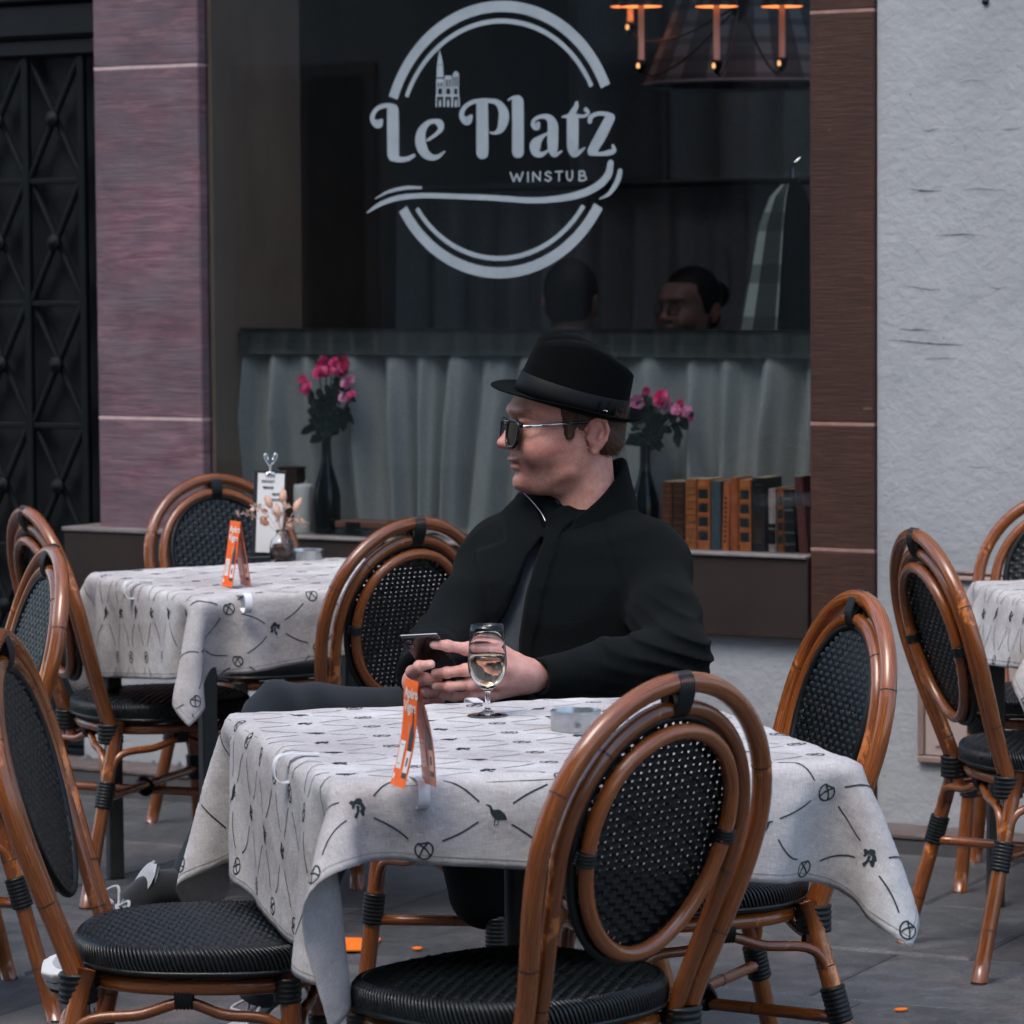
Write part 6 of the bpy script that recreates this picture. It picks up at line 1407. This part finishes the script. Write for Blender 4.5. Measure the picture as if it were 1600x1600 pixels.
for i, (x0, x1, ty, col, kind, lean, lab) in enumerate(BK):
    a, b2 = fp(x0, 800, .062), fp(x1, 800, .062); wd = b2[0]-a[0]-.001; top = fp((x0+x1)/2, ty, .062)[2]; h = top-.7095; s = (a[0]+b2[0])/2
    if lean: s += -.0 if lean < 0 else -.004
    t = front_thing('book', lab, 'book', s, .062, .7098, 'old books standing in the window'); bm = bookm('book_cloth', tuple(min(.8, c_*1.7) for c_ in col), .4)
    Ml = Matrix.Rotation(R(-lean*.9), 4, 'Y'); dp = .098
    g = MB(); A = np.linspace(-math.pi/2, math.pi/2, 9); P_ = [(wd/2*math.sin(t_), -.006*math.cos(t_)) for t_ in A]+[(wd/2, dp), (-wd/2, dp)]
    n_ = len(P_); V = [(x, y, z) for z in (0, h) for x, y in P_]; g.add(V, [list(range(n_))[::-1], list(range(n_, 2*n_))]+[(j, (j+1) % n_, n_+(j+1) % n_, n_+j) for j in range(n_)])
    if kind in ('ribs', 'labels', 'silver', 'worn'):
        nr = {'ribs': 9, 'labels': 5, 'silver': 5, 'worn': 4}[kind]
        for r_ in range(nr):
            z = h*(.10+.80*r_/(nr-1)); tube(g, [(wd*.5*math.sin(t_), -.006*math.cos(t_)-.0003, z) for t_ in A], .0017, 6)
    g.xf(Ml); o = obj('binding', g, bm, t, smooth=False)
    g = MB(); box(g, (-wd/2+.002, .001, h+.0002), (wd/2-.002, dp-.004, h+.0010)); g.xf(Ml); obj('pages', g, M['paper'], t, smooth=False)
    g = MB()
    def band(z0, z1, k=.9, off=.0008): g.add([(wd*.5*k*math.sin(t_), -.006*math.cos(t_*k)-off, z) for t_ in A for z in (z0, z1)], [(2*j, 2*j+2, 2*j+3, 2*j+1) for j in range(8)])
    mm = 'gilt'
    if kind == 'labels':
        for r_ in range(4): band(h*(.13+.2*r_), h*(.26+.2*r_), .8)
        mm = 'blue_ink'
    elif kind == 'ribs':
        for r_ in range(9): band(h*(.085+.1*r_), h*(.095+.1*r_))
    elif kind == 'silver':
        for z in (.12, .30, .48, .66, .84): band(h*z, h*(z+.03))
        mm = 'silver'
    elif kind == 'worn': band(h*.12, h*.45, .95); mm = 'box_wood' if col[0] < .1 else 'door'
    elif kind == 'title':
        for r_ in range(10): band(h*(.12+.07*r_), h*(.15+.07*r_), .35)
        mm = 'door'
    elif kind == 'tag': band(h*.62, h*.80, .7); mm = 'blue_ink'
    if g.n: g.xf(Ml); obj('spine_print', g, M[mm], o, smooth=False)
for k, (col, z, lab) in enumerate((((.035, .045, .055), 0, 'blue grey book lying flat under another, beside the flower bottle'), ((.22, .10, .07), .022, 'brown and grey book lying flat on top, beside the flower bottle'))):
    s = fp(572, 800, .07)[0]; t = front_thing('book', lab, 'book', s, .07, .7098+z, 'old books lying in the window'); g = MB(); box(g, (-.09, -.03, 0), (.09, .07, .0205), bev=.003); obj('binding', g, bookm('book_cloth', col), t, smooth=False)
    g = MB(); box(g, (-.05, -.0315, .002), (.0, -.0302, .018)); obj('spine_print', g, M['door'], t, smooth=False)
# ------------------------------------------------------------------ inside: lamps and a hung coat
M['glow'] = m = bpy.data.materials.new('lamp_glow'); m.use_nodes = True; b_ = bs(m); b_.inputs['Base Color'].default_value = (.9, .4, .15, 1); b_.inputs['Emission Color'].default_value = (1, .30, .08, 1); b_.inputs['Emission Strength'].default_value = 1.2
M['bulb'] = m = bpy.data.materials.new('bulb'); m.use_nodes = True; b_ = bs(m); b_.inputs['Emission Color'].default_value = (1, .45, .15, 1); b_.inputs['Emission Strength'].default_value = 1.0
def plaid(name, a, b, c, s=(60, 60)):
    m = material(name, a, .9, .1); sx = nd(m, 'ShaderNodeSeparateXYZ'); lk(m, coords(m, 'UV', (s[0], s[1], 1)), sx.inputs[0]); w1 = nd(m, 'ShaderNodeMath', operation='SINE'); w2 = nd(m, 'ShaderNodeMath', operation='SINE'); lk(m, sx.outputs[0], w1.inputs[0]); lk(m, sx.outputs[1], w2.inputs[0])
    c_ = mixc(m, ramp(m, w1.outputs[0], [(.25, gray(0)), (.45, gray(.6))]), a, b); setc(m, mixc(m, ramp(m, w2.outputs[0], [(.3, gray(0)), (.5, gray(.55))]), c_, c)); return m
M['plaid'] = plaid('plaid_shade', (.12, .125, .13), (.42, .43, .43), (.06, .058, .055), (44, 110)); M['plaid2'] = plaid('plaid_wool', (.05, .06, .058), (.55, .62, .58), (.012, .015, .015), (75, 42))
cl = fp(1120, 30, 1.1); ch = front_thing('chandelier', 'chandelier with small glowing shades and white candle tubes inside the window', 'chandelier', cl[0], 1.25, 1.95)
def LC(v): return v-V3(cl[0], 1.25, 1.95)
for px, pyc, y in ((1002, 100, 1.0), (1120, 100, 1.0), (1222, 96, 1.3), (985, 40, 1.55)):
    c_ = fp(px, pyc, y); tp = fp(px, 10, y)[2]; a = LC(V3(c_[0], y, c_[2]))
    hh = tp-c_[2]; arm = thing('x', None, None); bpy.data.objects.remove(arm)
    g = MB(); tube(g, [a+V3(0, 0, .012), a+V3(0, 0, hh+.02)], .0095, 14); obj('candle_tube', g, M['white_c'], ch)
    g = MB(); lathe(g, [(0, -.03), (.006, -.028), (.016, -.008), (.018, .012), (.011, .012), (0, .012)], 16, c=a); tube(g, spline([a+V3(0, 0, -.02), a*.85+V3(0, 0, -.012), a*.5+V3(0, 0, .10), V3(0, 0, .32)], 20), .0035, 8); obj('lamp_arm', g, M['frame_b'], ch)
    g = MB(); lathe(g, [(.003, 0), (.006, .006), (.004, .014), (0, .018)], 10, c=a+V3(0, -.020, -.014)); obj('pilot_bulb', g, M['bulb'], ch)
    g = MB(); lathe(g, [(.064, 0), (.040, .10)], 28, c=a+V3(0, 0, hh), caps=False); lathe(g, [(.0655, -.001), (.0415, .10)], 28, c=a+V3(0, 0, hh), caps=False, mat=1); obj('lamp_shade', g, [M['glow'], M['plaid']], ch)
g = MB(); lathe(g, [(0, .27), (.02, .29), (.03, .33), (.015, .38), (.008, .43), (.008, 1.12)], 16); obj('stem', g, M['frame_b'], ch)
c_ = fp(1112, 128, 1.5); pd = front_thing('pendant_lamp', 'large plaid pendant lampshade hanging behind the chandelier', 'lamp', c_[0], 1.75, c_[2])
g = MB(); n_ = 56; prof = [(.335, 0), (.33, .01), (.25, .20), (.20, .36)]; A = np.linspace(0, 2*math.pi, n_, endpoint=False); V = []; U = []
for r_, z in prof:
    for a in A: k = 1+.02*abs(math.sin(a*7)); V.append((r_*k*math.cos(a), r_*k*math.sin(a), z)); U.append((a*.3, z))
g.add(V, grid_faces(4, n_, False, True), 0, U); obj('shade', g, M['plaid'], pd); g = MB(); tube(g, [(.337*math.cos(a)*(1+.02*abs(math.sin(a*7))), .337*math.sin(a)*(1+.02*abs(math.sin(a*7))), .0) for a in A], .0055, 6, closed=True); obj('shade_trim', g, M['curtain'], pd)
g = MB(); tube(g, [(0, 0, .2), (0, 0, 1.2)], .006, 8); tube(g, [(-.2, 0, .358), (.2, 0, .358)], .003, 6); obj('cord', g, M['frame_b'], pd)
# coat on a hook by the pillar
hp_ = fp(1238, 285, .75); hc = front_thing('hanging_coat', 'plaid lined coat hanging inside the window beside the brown pillar', 'coat', hp_[0], .75, hp_[2])
def hcoat(P):
    x, y, z = P[..., 0], P[..., 1], P[..., 2]; w_ = tab(z, [(0, .02), (-.04, .06), (-.12, .09), (-.45, .14), (-.9, .17)]); d = ((np.abs((x+.04*np.clip(-z, 0, 1))/w_)**2+np.abs(y/(w_*.5))**2)**.5-1)*w_*.5
    return smax(d, np.maximum(z-.01, -.9-z), .02)-.008*np.sin(x*70+3*snoise(P, 5, 3))-.003*snoise(P, 30, 5)
g = net_mb(hcoat, (-.3, -.15, -.95), (.25, .15, .05), .012); obj('coat_shell', g, M['felt'], hc)
g = MB(); V = []; U = []
for i, z in enumerate(np.linspace(-.005, -.46, 26)):
    for j, s in enumerate(np.linspace(-1.0, .10, 12)):
        w_ = tab(z, [(0, .02), (-.04, .06), (-.12, .09), (-.45, .14), (-.9, .17)])*1.10; x = w_*s-.04*(-z); y = -w_*.55*math.sqrt(max(0, 1-s*s))-.012; V.append((x, y, z)); U.append((s*.10, z))
g.add(V, grid_faces(26, 12), 0, U); obj('plaid_lining', g, M['plaid2'], hc)
g = MB(); tube(g, [(0, 0, -.01), (0, 0, .05), (.0, .05, .07)], .004, 8); obj('hanger_hook', g, M['chrome'], hc)
